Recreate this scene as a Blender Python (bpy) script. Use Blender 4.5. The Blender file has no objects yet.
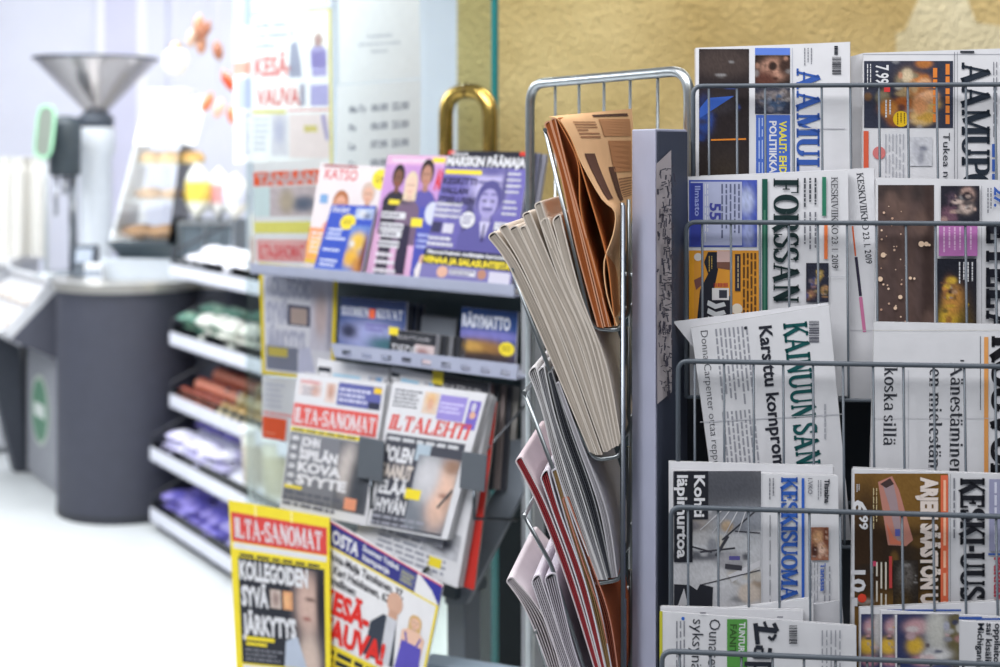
LE = (80, 30, 45, 29, 0.18, 0.0, 55, 72, 52)   # lamp powers, world strength, exposure
import bpy, bmesh, math, random
from mathutils import Vector, Matrix
R = math.radians
F, HOR, EYE = 1389.0, 150.0, 1.5
COL = bpy.context.scene.collection
rnd = random.Random(7)

def W(px, py, d):
    "a point of the place, from where it shows in the photograph and its distance into the room"
    return Vector(((px - 500) / F * d, d, EYE - (py - HOR) / F * d))

def lin(v):
    v /= 255.0
    return v / 12.92 if v <= 0.04045 else ((v + 0.055) / 1.055) ** 2.4

def c(r, g=None, b=None):
    if g is None: g = b = r
    return (lin(r), lin(g), lin(b))

def mixc(a, b, t):
    return tuple(x + (y - x) * t for x, y in zip(a, b))

# ---------------------------------------------------------------- materials
MATS = {}
def mat(name, rough=0.6, metal=0.0, spec=0.4, grain=0.04, gscale=60, bump=0.0, bscale=120, coat=0.0, alpha=None):
    if name in MATS: return MATS[name]
    m = bpy.data.materials.new(name); m.use_nodes = True
    nt = m.node_tree; N, L = nt.nodes, nt.links
    b = N['Principled BSDF']
    at = N.new('ShaderNodeAttribute'); at.attribute_name = 'Col'
    tc = N.new('ShaderNodeTexCoord')
    nz = N.new('ShaderNodeTexNoise'); nz.inputs['Scale'].default_value = gscale; nz.inputs['Detail'].default_value = 4
    L.new(tc.outputs['Object'], nz.inputs['Vector'])
    mr = N.new('ShaderNodeMapRange')
    mr.inputs['From Min'].default_value = 0.3; mr.inputs['From Max'].default_value = 0.7
    mr.inputs['To Min'].default_value = 1 - grain; mr.inputs['To Max'].default_value = 1 + grain
    L.new(nz.outputs['Fac'], mr.inputs['Value'])
    mx = N.new('ShaderNodeVectorMath'); mx.operation = 'SCALE'
    L.new(at.outputs['Color'], mx.inputs[0]); L.new(mr.outputs['Result'], mx.inputs['Scale'])
    L.new(mx.outputs['Vector'], b.inputs['Base Color'])
    b.inputs['Roughness'].default_value = rough; b.inputs['Metallic'].default_value = metal
    b.inputs['Specular IOR Level'].default_value = spec; b.inputs['Coat Weight'].default_value = coat
    if bump:
        n2 = N.new('ShaderNodeTexNoise'); n2.inputs['Scale'].default_value = bscale; n2.inputs['Detail'].default_value = 6
        L.new(tc.outputs['Object'], n2.inputs['Vector'])
        bp = N.new('ShaderNodeBump'); bp.inputs['Strength'].default_value = bump; bp.inputs['Distance'].default_value = 0.01
        L.new(n2.outputs['Fac'], bp.inputs['Height']); L.new(bp.outputs['Normal'], b.inputs['Normal'])
    MATS[name] = m
    return m

def glass_mat(name, tint, gloss=0.08, rough=0.02):
    m = bpy.data.materials.new(name); m.use_nodes = True
    nt = m.node_tree; N, L = nt.nodes, nt.links
    out = N['Material Output']; N.remove(N['Principled BSDF'])
    t = N.new('ShaderNodeBsdfTransparent'); t.inputs['Color'].default_value = (*tint, 1)
    g = N.new('ShaderNodeBsdfGlossy'); g.inputs['Roughness'].default_value = rough
    fr = N.new('ShaderNodeFresnel'); fr.inputs['IOR'].default_value = 1.35
    mx = N.new('ShaderNodeMixShader')
    L.new(fr.outputs['Fac'], mx.inputs['Fac']); L.new(t.outputs['BSDF'], mx.inputs[1]); L.new(g.outputs['BSDF'], mx.inputs[2])
    L.new(mx.outputs['Shader'], out.inputs['Surface'])
    return m

PAPER = mat('newsprint paper', 0.85, spec=0.15, grain=0.03, gscale=45, bump=0.06, bscale=14)
GLOSSY = mat('glossy magazine paper', 0.35, spec=0.4, grain=0.02, gscale=30)
PAINT = mat('painted steel', 0.45, spec=0.4, grain=0.04, gscale=25, bump=0.02, bscale=300)
CHROME = mat('zinc plated steel', 0.32, metal=1.0, grain=0.08, gscale=40)
BRASS = mat('polished brass', 0.24, metal=1.0, grain=0.06, gscale=30)
def thin_paper():
    m = mat('thin sheet on glass', 0.85, spec=0.1, grain=0.02).copy(); nt = m.node_tree; N, L = nt.nodes, nt.links
    b = N['Principled BSDF']; out = N['Material Output']; src = b.inputs['Base Color'].links[0].from_socket
    t = N.new('ShaderNodeBsdfTranslucent'); L.new(src, t.inputs['Color']); mx = N.new('ShaderNodeMixShader'); mx.inputs['Fac'].default_value = .62
    L.new(b.outputs['BSDF'], mx.inputs[1]); L.new(t.outputs['BSDF'], mx.inputs[2]); L.new(mx.outputs['Shader'], out.inputs['Surface']); m.name = 'thin backlit paper'
    return m
THIN = thin_paper()
PLASTIC = mat('moulded plastic', 0.4, spec=0.45, grain=0.03, gscale=30)
FOIL = mat('printed wrapper film', 0.25, spec=0.6, grain=0.08, gscale=40)
FOOD = mat('baked crust', 0.7, spec=0.3, grain=0.18, gscale=40, bump=0.25, bscale=60)
MATTE = mat('matt laminate', 0.55, spec=0.35, grain=0.05, gscale=20)
FLOORM = mat('screed floor', 0.5, spec=0.35, grain=0.05, gscale=3.0, bump=0.03, bscale=30)
WALLM = mat('store wall paint', 0.8, spec=0.2, grain=0.02, gscale=4)
GLASS = glass_mat('clear door glass', (0.90, 0.955, 0.94))
ACRYL = glass_mat('clear acrylic', (0.95, 0.96, 0.965))

# ---------------------------------------------------------------- mesh builder
class MB:
    def __init__(s): s.v = []; s.f = []; s.c = []; s.sm = []
    def add(s, vs, fs, col, smooth=False):
        o = len(s.v); s.v += [Vector(v) for v in vs]
        for f in fs:
            s.f.append([o + i for i in f]); s.sm.append(smooth)
            s.c.append([col] * len(f) if not isinstance(col, list) else [col[i] for i in f])
        return s
    def quad(s, a, b, c_, d, col): return s.add([a, b, c_, d], [(0, 1, 2, 3)], col)
    def hexa(s, p, col, smooth=False):
        "p: 4 bottom then 4 top corners"
        return s.add(p, [(3, 2, 1, 0), (4, 5, 6, 7), (0, 1, 5, 4), (1, 2, 6, 5), (2, 3, 7, 6), (3, 0, 4, 7)], col, smooth)
    def box(s, o, x, y, z, col):
        "a box from corner o along three edge vectors"
        o, x, y, z = map(Vector, (o, x, y, z))
        return s.hexa([o, o + x, o + x + y, o + y, o + z, o + x + z, o + x + y + z, o + y + z], col)
    def prism(s, pts, ext, col, cap=True):
        "polygon pts (3d) extruded by ext"
        pts = [Vector(p) for p in pts]; ext = Vector(ext); n = len(pts)
        vs = pts + [p + ext for p in pts]
        fs = [(i, (i + 1) % n, n + (i + 1) % n, n + i) for i in range(n)]
        if cap: fs += [tuple(range(n - 1, -1, -1)), tuple(range(n, 2 * n))]
        return s.add(vs, fs, col)
    def tube(s, pts, r, col, n=10, closed=False, caps=True):
        pts = [Vector(p) for p in pts]
        vs = []; fs = []; m = len(pts)
        prev = None
        for i, p in enumerate(pts):
            a = pts[i - 1] if i > 0 else (pts[-1] if closed else p)
            b = pts[(i + 1) % m] if (i < m - 1 or closed) else p
            t = (b - a).normalized()
            if prev is None:
                u = t.orthogonal().normalized()
            else:
                u = prev - t * prev.dot(t)
                u = u.normalized() if u.length > 1e-6 else t.orthogonal().normalized()
            prev = u; w = t.cross(u)
            rr = r[i] if isinstance(r, (list, tuple)) else r
            vs += [p + (u * math.cos(2 * math.pi * k / n) + w * math.sin(2 * math.pi * k / n)) * rr for k in range(n)]
        for i in range(m if closed else m - 1):
            j = (i + 1) % m
            fs += [(i * n + k, i * n + (k + 1) % n, j * n + (k + 1) % n, j * n + k) for k in range(n)]
        s.add(vs, fs, col, True)
        if caps and not closed:
            o = len(s.v) - len(vs)
            s.f.append([o + k for k in range(n - 1, -1, -1)]); s.c.append([col] * n); s.sm.append(False)
            s.f.append([o + (m - 1) * n + k for k in range(n)]); s.c.append([col] * n); s.sm.append(False)
        return s
    def lathe(s, base, prof, col, n=24, axis=Vector((0, 0, 1)), cap=True):
        "prof: (radius, height[, colour]) list"
        axis = Vector(axis).normalized(); u = axis.orthogonal().normalized(); w = axis.cross(u)
        base = Vector(base); vs = []; cols = []
        for q in prof:
            r, h = q[0], q[1]; cc = q[2] if len(q) > 2 else col
            for k in range(n):
                a = 2 * math.pi * k / n
                vs.append(base + axis * h + (u * math.cos(a) + w * math.sin(a)) * r); cols.append(cc)
        m = len(prof)
        fs = [(i * n + k, i * n + (k + 1) % n, (i + 1) * n + (k + 1) % n, (i + 1) * n + k) for i in range(m - 1) for k in range(n)]
        s.add(vs, fs, cols, True)
        if cap:
            o = len(s.v) - len(vs)
            s.f.append([o + k for k in range(n - 1, -1, -1)]); s.c.append([cols[0]] * n); s.sm.append(False)
            s.f.append([o + (m - 1) * n + k for k in range(n)]); s.c.append([cols[-1]] * n); s.sm.append(False)
        return s
    def blob(s, ctr, rx, ry, rz, col, n=12, m=8, seed=0, jit=0.12, rot=0.0):
        rr = random.Random(seed); vs = [];
        ctr = Vector(ctr); cr, sr = math.cos(rot), math.sin(rot)
        for i in range(m + 1):
            th = math.pi * i / m
            for k in range(n):
                a = 2 * math.pi * k / n
                q = 1 + rr.uniform(-jit, jit) * (0 < i < m)
                x, y, z = rx * math.sin(th) * math.cos(a) * q, ry * math.sin(th) * math.sin(a) * q, -rz * math.cos(th) * q
                vs.append(ctr + Vector((x * cr - y * sr, x * sr + y * cr, z)))
        fs = [(i * n + k, i * n + (k + 1) % n, (i + 1) * n + (k + 1) % n, (i + 1) * n + k) for i in range(m) for k in range(n)]
        return s.add(vs, fs, col, True)

def base_of(mbs):
    vs = [v for m in mbs for v in m.v]
    return Vector(((min(v.x for v in vs) + max(v.x for v in vs)) / 2, (min(v.y for v in vs) + max(v.y for v in vs)) / 2, min(v.z for v in vs)))

def wloc(o):
    p = Vector((0, 0, 0))
    while o is not None:
        p += o.location; o = o.parent
    return p

def build(name, mb, material, parent=None, bevel=0.0, fixn=True):
    loc = wloc(parent) if parent is not None else base_of([mb])
    me = bpy.data.meshes.new(name)
    me.from_pydata([tuple(v - loc) for v in mb.v], [], mb.f)
    at = me.color_attributes.new('Col', 'FLOAT_COLOR', 'CORNER')
    buf = []
    for cs in mb.c:
        for q in cs: buf += [q[0], q[1], q[2], 1.0]
    at.data.foreach_set('color', buf)
    me.polygons.foreach_set('use_smooth', mb.sm)
    me.materials.append(material)
    me.update()
    if fixn:
        bm = bmesh.new(); bm.from_mesh(me); bmesh.ops.recalc_face_normals(bm, faces=bm.faces); bm.to_mesh(me); bm.free()
    o = bpy.data.objects.new(name, me); COL.objects.link(o)
    if parent is not None: o.parent = parent
    else: o.location = loc
    if bevel:
        b = o.modifiers.new('edge', 'BEVEL'); b.width = bevel; b.segments = 2; b.limit_method = 'ANGLE'; b.angle_limit = R(40)
    return o

def empty(name, loc):
    o = bpy.data.objects.new(name, None); COL.objects.link(o); o.location = loc; o.empty_display_size = 0.05
    return o

def tag(o, label, cat, group=None, kind=None):
    o['label'] = label; o['category'] = cat
    if group: o['group'] = group
    if kind: o['kind'] = kind
    return o

def struct(o, label=None, cat=None):
    o['kind'] = 'structure'
    if label: o['label'] = label
    if cat: o['category'] = cat
    return o

def dup(root, loc, rotz=None):
    r = root.copy(); COL.objects.link(r); r.location = loc
    if rotz is not None: r.rotation_euler = (0, 0, rotz)
    for ch in root.children:
        k = ch.copy(); COL.objects.link(k); k.parent = r
        for g in ch.children:
            q = g.copy(); COL.objects.link(q); q.parent = k
    return r

# ---------------------------------------------------------------- planes
class Pl:
    "a plane through a place seen at (px,py), d away: yaw > 0 turns its right side away, lean > 0 tips its top away"
    def __init__(s, px, py, d, yaw=0.0, lean=0.0):
        y, l = R(yaw), R(lean)
        s.r = Vector((math.cos(y), math.sin(y), 0)); n0 = Vector((math.sin(y), -math.cos(y), 0)); z = Vector((0, 0, 1))
        s.up = z * math.cos(l) - n0 * math.sin(l); s.n = n0 * math.cos(l) + z * math.sin(l)
        s.o = W(px, py, d)
    def shift(s, h):
        q = Pl.__new__(Pl); q.r, q.up, q.n, q.o = s.r, s.up, s.n, s.o + s.n * h
        return q
    def loc(s, px, py):
        e = Vector((0, 0, EYE)); d = Vector(((px - 500) / F, 1.0, -(py - HOR) / F))
        t = (s.o - e).dot(s.n) / d.dot(s.n)
        p = e + d * t - s.o
        return p.dot(s.r), p.dot(s.up)
    def pt(s, a, b, h=0.0): return s.o + s.r * a + s.up * b + s.n * h
    def at(s, px, py, h=0.0):
        a, b = s.loc(px, py); return s.pt(a, b, h)

# ---------------------------------------------------------------- lettering
_sans = {}
def sans(txt, bold=0.0):
    k = (txt, bold)
    if k not in _sans:
        cu = bpy.data.curves.new('lettering', 'FONT'); cu.body = txt; cu.offset = bold; cu.resolution_u = 2; cu.fill_mode = 'FRONT'
        o = bpy.data.objects.new('lettering', cu)
        me = bpy.data.meshes.new_from_object(o)
        vs = [(v.co.x / 0.72, v.co.y / 0.72) for v in me.vertices]; fs = [tuple(p.vertices) for p in me.polygons]
        bpy.data.objects.remove(o); bpy.data.meshes.remove(me); bpy.data.curves.remove(cu)
        if vs:
            x0 = min(v[0] for v in vs); vs = [(v[0] - x0, v[1]) for v in vs]; w = max(v[0] for v in vs)
        else: w = 1
        _sans[k] = (vs, fs, w)
    return _sans[k]

def pen(pts, T, t, fixed=None):
    "a stroke whose width follows its direction, upright = thick"
    n = len(pts); vs = []; fs = []
    for i, (x, y) in enumerate(pts):
        a = pts[max(i - 1, 0)]; b = pts[min(i + 1, n - 1)]
        dx, dy = b[0] - a[0], b[1] - a[1]; L = math.hypot(dx, dy) or 1
        w = fixed if fixed else t + (T - t) * abs(dy / L) ** 1.6
        nx, ny = -dy / L * w / 2, dx / L * w / 2
        vs += [(x + nx, y + ny), (x - nx, y - ny)]
    for i in range(n - 1): fs.append((2 * i, 2 * i + 1, 2 * i + 3, 2 * i + 2))
    return vs, fs

def arc(cx, cy, rx, ry, a0, a1, n=18):
    return [(cx + rx * math.cos(R(a0 + (a1 - a0) * i / n)), cy + ry * math.sin(R(a0 + (a1 - a0) * i / n))) for i in range(n + 1)]

_ser = {}
def serif(txt, T=0.2, t=0.07, sl=0.12, st=0.06):
    k = (txt, T, t, sl, st)
    if k in _ser: return _ser[k]
    V = []; Fc = []; x = 0.0
    def put(vf):
        o = len(V); V.extend((x + a, b) for a, b in vf[0]); Fc.extend(tuple(o + i for i in f) for f in vf[1])
    def bar(x0, y0, x1, y1): put(([(x0, y0), (x1, y0), (x1, y1), (x0, y1)], [(0, 1, 2, 3)]))
    def stem(cx, y0, y1, s0=True, s1=True, w=None):
        w = w or T
        bar(cx - w / 2, y0, cx + w / 2, y1)
        if s0: bar(cx - w / 2 - sl, y0, cx + w / 2 + sl, y0 + st)
        if s1: bar(cx - w / 2 - sl, y1 - st, cx + w / 2 + sl, y1)
    def foot(cx, y): bar(cx - sl - T / 3, y, cx + sl + T / 3, y + st)
    def dots(cx, y): bar(cx - .19, y, cx - .06, y + .13); bar(cx + .06, y, cx + .19, y + .13)
    e = T / 2 + sl
    for ch in txt:
        adv = 0.8
        if ch in 'AÄ':
            top = 1 if ch == 'A' else .86
            put(pen([(e - .02, 0), (.47, top)], T, t, max(t, T * .42))); put(pen([(.45, top), (.9, 0)], T, t, T)); bar(.2, .28, .72, .28 + t); foot(e - .02, 0); foot(.9, 0); adv = .9 + e
            if ch == 'Ä': dots(.47, .92)
        elif ch == 'M':
            stem(e - .02, 0, 1, w=max(t, T * .5)); stem(1.05, 0, 1); put(pen([(e, 1), (.6, .06)], T, t, T)); put(pen([(.58, .06), (1.02, 1)], T, t, max(t, T * .45))); adv = 1.05 + e
        elif ch == 'N':
            stem(e - .02, 0, 1, w=max(t, T * .5)); stem(.82, 0, 1, s0=False, w=max(t, T * .5)); put(pen([(e, 1), (.82, .04)], T, t, T * 1.1)); adv = .82 + e
        elif ch == 'U':
            stem(e, .3, 1, s0=False); stem(.82, .3, 1, s0=False, w=max(t, T * .5)); put(pen(arc((e + .82) / 2, .32, (.82 - e) / 2, .32 - t / 2, 180, 360), T, t)); adv = .82 + e
        elif ch in 'LEF':
            stem(e, 0, 1)
            if ch in 'LE': bar(e, 0, .8, st + t * .3); bar(.8 - t, 0, .8, .32)
            if ch in 'EF': bar(e, 1 - st - t * .3, .76, 1); bar(.76 - t, .7, .76, 1); bar(e, .47, .58, .47 + t); bar(.58 - t, .36, .58, .65)
            adv = .86
        elif ch == 'H': stem(e, 0, 1); stem(.86, 0, 1); bar(e, .46, .86, .46 + t); adv = .86 + e
        elif ch == 'T': stem(.46, 0, 1, s1=False); bar(.05, 1 - st - t * .3, .87, 1); bar(.05, .7, .05 + t, 1); bar(.87 - t, .7, .87, 1); adv = .92
        elif ch == 'I': stem(e, 0, 1); adv = 2 * e
        elif ch in 'OQ': put(pen(arc(.48, .5, .42 - T * .2, .5 - t / 2, 0, 360, 36), T * 1.1, t)); adv = .96
        elif ch in 'RPB':
            stem(e, 0, 1, s1=False); bar(e - T / 2 - sl, 1 - st, e + T / 2, 1)
            put(pen([(e, 1 - t / 2), (.5, 1 - t / 2)] + arc(.5, .74, .24, .26 - t / 2, 90, -90) + [(e, .48)], T, t))
            if ch == 'R': put(pen([(.45, .5), (.85, 0)], T, t, T)); foot(.85, 0)
            adv = .98 if ch == 'R' else .84
        elif ch == 'D': stem(e, 0, 1); put(pen([(e, 1 - t / 2), (.4, 1 - t / 2)] + arc(.42, .5, .42, .5 - t / 2, 90, -90) + [(e, t / 2)], T, t)); adv = .98
        elif ch in 'KX':
            stem(e, 0, 1); put(pen([(e, .38), (.8, 1)], T, t, max(t, T * .4))); put(pen([(.42, .6), (.86, 0)], T, t, T)); foot(.86, 0); foot(.8, 1 - st); adv = .98
        elif ch == 'V': put(pen([(.12, 1), (.48, 0)], T, t, T)); put(pen([(.48, 0), (.84, 1)], T, t, max(t, T * .4))); foot(.12, 1 - st); foot(.84, 1 - st); adv = .96
        elif ch == 'S':
            put(pen(arc(.38, .74, .26, .26 - t / 2, 20, 210) + [(.3, .56), (.48, .46)] + arc(.38, .27, .27, .27 - t / 2, 30, -160), T * .95, t * 1.2)); bar(.58, .68, .58 + t, 1); bar(.06, 0, .06 + t, .34); adv = .76
        elif ch == '-': bar(.06, .36, .4, .36 + max(t, T * .7)); adv = .46
        elif ch == '.': bar(.06, 0, .06 + T * .8, T * .8); adv = .3
        elif ch == ' ': adv = .3
        elif ch == "'": bar(.06, .72, .16, 1); adv = .24
        elif ch == 'k': stem(.2, 0, 1, s1=False); put(pen([(.2, .28), (.55, .66)], T, t, t * 1.2)); put(pen([(.32, .42), (.6, 0)], T, t, T * .8)); foot(.6, 0); bar(.05, 1 - st, .2, 1); adv = .74
        elif ch == 'o': put(pen(arc(.32, .35, .27 - T * .2, .35 - t / 2, 0, 360, 24), T, t)); adv = .64
        elif ch == 's': put(pen(arc(.25, .51, .17, .18 - t / 2, 20, 200) + [(.2, .39), (.34, .3)] + arc(.25, .19, .18, .18 - t / 2, 30, -160), T * .8, t * 1.2)); adv = .52
        elif ch in 'aä':
            put(pen([(.1, .56)] + arc(.28, .5, .18, .2 - t / 2, 160, 0) + [(.46, .1), (.56, .03)], T * .85, t)); put(pen(arc(.26, .2, .18, .19 - t / 2, 20, 340), T * .8, t))
            if ch == 'ä': dots(.3, .8)
            adv = .6
        elif ch in 'il':
            h = .68 if ch == 'i' else 1; stem(.19, 0, h, s1=False); bar(.05, h - st, .19, h)
            if ch == 'i': bar(.11, .8, .27, .96)
            adv = .38
        elif ch in 'nm':
            stem(.2, 0, .68, s1=False); bar(.05, .68 - st, .2, .68); put(pen([(.2, .45)] + arc(.38, .47, .18, .2, 170, 0) + [(.56, .1)], T, t)); foot(.56, 0); adv = .74
            if ch == 'm': put(pen([(.56, .45)] + arc(.74, .47, .18, .2, 170, 0) + [(.92, .1)], T, t)); foot(.92, 0); adv = 1.1
        elif ch == 'e': put(pen([(.1, .36), (.53, .36)] + arc(.33, .36, .2, .32, 0, 310), T * .9, t)); adv = .62
        elif ch == 't': stem(.2, .08, .9, s0=False, s1=False); bar(.04, .62, .4, .62 + t); put(pen([(.2, .1), (.28, .03), (.42, .08)], T, t, t * 1.3)); adv = .44
        else:
            gv, gf, gw = sans(ch, .01); put(([(a * .82 + .06, b) for a, b in gv], gf)); adv = gw * .82 + .14
        x += adv
    w = x
    _ser[k] = (V, Fc, w)
    return _ser[k]

# ---------------------------------------------------------------- printed sheets
WHITE = c(214, 215, 221); INK = c(42, 46, 56); GREY = c(120, 122, 132)
class Page(MB):
    """a printed face. Drawing units are the photograph's pixels on plane pl, or W x H units of a quad given by its four corners."""
    def __init__(s, pl, quad=None, W=1.0, H=1.0, bend=None, lift=0.0003):
        super().__init__(); s.pl = pl; s.q = quad; s.W = W; s.H = H; s.bend = bend; s.z = lift; s.step = 0.00004
    def ab(s, u, v):
        if s.q:
            a, b = u / s.W, v / s.H; tl, tr, br, bl = s.q
            x = (tl[0] * (1 - a) + tr[0] * a) * (1 - b) + (bl[0] * (1 - a) + br[0] * a) * b
            y = (tl[1] * (1 - a) + tr[1] * a) * (1 - b) + (bl[1] * (1 - a) + br[1] * a) * b
            u, v = x, y
        return s.pl.loc(u, v)
    def P(s, u, v, h=None):
        a, b = s.ab(u, v); k = s.bend(a, b) if s.bend else 0.0
        return s.pl.pt(a, b, k + (s.z if h is None else h))
    def raw(s, vs, fs, col): s.add([s.P(*v) for v in vs], fs, col); s.z += s.step
    def poly(s, pts, col): s.raw(pts, [tuple(range(len(pts)))], col)
    def rect(s, x0, y0, x1, y1, col, n=1, m=1):
        if s.bend: L = 12.0 if not s.q else min(s.W, s.H) / 9; n = max(n, int(abs(x1 - x0) / L) + 1); m = max(m, int(abs(y1 - y0) / L) + 1)
        vs = [(x0 + (x1 - x0) * i / n, y0 + (y1 - y0) * j / m) for j in range(m + 1) for i in range(n + 1)]
        fs = [(j * (n + 1) + i, j * (n + 1) + i + 1, (j + 1) * (n + 1) + i + 1, (j + 1) * (n + 1) + i) for j in range(m) for i in range(n)]
        s.raw(vs, fs, col)
    def frame(s, x0, y0, x1, y1, t, col):
        s.rect(x0, y0, x1, y0 + t, col); s.rect(x0, y1 - t, x1, y1, col); s.rect(x0, y0 + t, x0 + t, y1 - t, col); s.rect(x1 - t, y0 + t, x1, y1 - t, col)
    def disc(s, x, y, r, col, ry=None, n=20):
        s.poly([(x + r * math.cos(2 * math.pi * i / n), y + (ry or r) * math.sin(2 * math.pi * i / n)) for i in range(n)], col)
    def line(s, x0, y0, x1, y1, w, col):
        L = math.hypot(x1 - x0, y1 - y0) or 1; nx, ny = -(y1 - y0) / L * w / 2, (x1 - x0) / L * w / 2
        s.poly([(x0 + nx, y0 + ny), (x1 + nx, y1 + ny), (x1 - nx, y1 - ny), (x0 - nx, y0 - ny)], col)
    def text(s, t, x, y, h, col, w=None, rot=0.0, bold=0.02, ser=None, skew=0.0):
        "baseline starts at x,y; h = height of a capital, w = length of the whole"
        vs, fs, tw = serif(t, **ser) if ser is not None else sans(t, bold)
        sx = (w / tw) if w else h
        cx, sy = math.cos(R(rot)), math.sin(R(rot))
        s.raw([(x + (a * sx + b * skew * h) * cx + b * h * sy, y + (a * sx + b * skew * h) * sy - b * h * cx) for a, b in vs], fs, col)
    def greek(s, x0, y0, x1, y1, rows, col, vert=False, seed=1, fill=0.5, word=0.12, rag=0.25):
        "running text too small to read"
        rr = random.Random(seed); vs = []; fs = []
        A0, A1, B0, B1 = (y0, y1, x0, x1) if vert else (x0, x1, y0, y1)
        st = (B1 - B0) / rows
        for i in range(rows):
            b0 = B0 + st * i + st * (1 - fill) / 2; b1 = b0 + st * fill
            end = A1 - (A1 - A0) * rag * rr.random(); a = A0
            while a < end - 0.01 * (A1 - A0):
                L = min((A1 - A0) * word * rr.uniform(.5, 1.6), end - a)
                q = [(a, b0), (a + L, b0), (a + L, b1), (a, b1)]
                o = len(vs); vs += [(p[1], p[0]) if vert else p for p in q]; fs.append((o, o + 1, o + 2, o + 3))
                a += L + (A1 - A0) * word * .25
        s.raw(vs, fs, col)
    def barcode(s, x0, y0, x1, y1, col=INK, vert=False, n=14, seed=3):
        rr = random.Random(seed); vs = []; fs = []; a = 0
        ws = [rr.uniform(.4, 1.6) for _ in range(2 * n)]; T = sum(ws)
        for i, w in enumerate(ws):
            if i % 2 == 0:
                if vert: q = [(x0, y0 + (y1 - y0) * a / T), (x1, y0 + (y1 - y0) * a / T), (x1, y0 + (y1 - y0) * (a + w) / T), (x0, y0 + (y1 - y0) * (a + w) / T)]
                else: q = [(x0 + (x1 - x0) * a / T, y0), (x0 + (x1 - x0) * (a + w) / T, y0), (x0 + (x1 - x0) * (a + w) / T, y1), (x0 + (x1 - x0) * a / T, y1)]
                o = len(vs); vs += q; fs.append((o, o + 1, o + 2, o + 3))
            a += w
        s.raw(vs, fs, col)
    def photo(s, x0, y0, x1, y1, base, blobs=(), n=18, m=18, noise=0.12, seed=1, base2=None, busy=0):
        "a printed picture: soft patches of colour. blob = (x, y, rx, ry, colour[, hardness]) in 0..1 of the frame"
        rr = random.Random(seed); vs = []; cols = []; blobs = list(blobs)
        if busy:
            n = max(n, int(abs(x1 - x0) / 1.3) if not s.q else n); m = max(m, int(min(abs(y1 - y0), 170) / 1.3) if not s.q else m); asp = (x1 - x0) / (y1 - y0)
            pal = [q[4] for q in blobs] + [base, mixc(base, (0, 0, 0), .4), mixc(base, (.6, .6, .62), .45)]; home = list(blobs)
            for k in range(busy):
                q = rr.choice(home) if home else (.5, .5, .5, .5, base); r0 = rr.uniform(.025, .085)
                blobs.append((q[0] + rr.gauss(0, q[2] * .7), q[1] + rr.gauss(0, q[3] * .7), r0 * rr.uniform(.7, 2), r0 * asp * rr.uniform(.6, 1.6), mixc(q[4], rr.choice(pal), rr.uniform(.3, .9)), 4.0))
        for j in range(m + 1):
            for i in range(n + 1):
                u, v = i / n, j / m; k = base if base2 is None else mixc(base, base2, v)
                for q in blobs:
                    d = math.sqrt(((u - q[0]) / q[2]) ** 2 + ((v - q[1]) / q[3]) ** 2); hd = q[5] if len(q) > 5 else 3.0
                    w = 1 / (1 + math.exp(max(-30, min(30, (d - 1) * hd * 2))))
                    k = mixc(k, q[4], w)
                z = 1 + rr.uniform(-noise, noise)
                vs.append((x0 + (x1 - x0) * u, y0 + (y1 - y0) * v)); cols.append(tuple(min(1, e * z) for e in k))
        fs = [(j * (n + 1) + i, j * (n + 1) + i + 1, (j + 1) * (n + 1) + i + 1, (j + 1) * (n + 1) + i) for j in range(m) for i in range(n)]
        s.raw(vs, fs, cols)
    def person(s, x, y, sc, skin, hair, top, long=False):
        "a small printed figure: head, hair, shoulders; x,y = chin"
        s.poly([(x - 1.1 * sc, y + 3.2 * sc), (x - 1.15 * sc, y + .9 * sc), (x - .7 * sc, y + .45 * sc), (x - .25 * sc, y + .25 * sc), (x + .25 * sc, y + .25 * sc), (x + .7 * sc, y + .45 * sc), (x + 1.15 * sc, y + .9 * sc), (x + 1.1 * sc, y + 3.2 * sc)], top)
        s.disc(x, y - .75 * sc, .62 * sc, hair, .78 * sc)
        if long: s.rect(x - .62 * sc, y - .7 * sc, x + .62 * sc, y + .35 * sc, hair)
        s.rect(x - .22 * sc, y - .3 * sc, x + .22 * sc, y + .4 * sc, mixc(skin, (0, 0, 0), .15))
        s.disc(x, y - .55 * sc, .46 * sc, skin, .62 * sc)
        dk = mixc(skin, (0, 0, 0), .75)
        s.rect(x - .3 * sc, y - .68 * sc, x - .08 * sc, y - .6 * sc, dk); s.rect(x + .08 * sc, y - .68 * sc, x + .3 * sc, y - .6 * sc, dk)
        s.rect(x - .18 * sc, y - .24 * sc, x + .18 * sc, y - .18 * sc, mixc(skin, (.4, .02, .02), .6))

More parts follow.
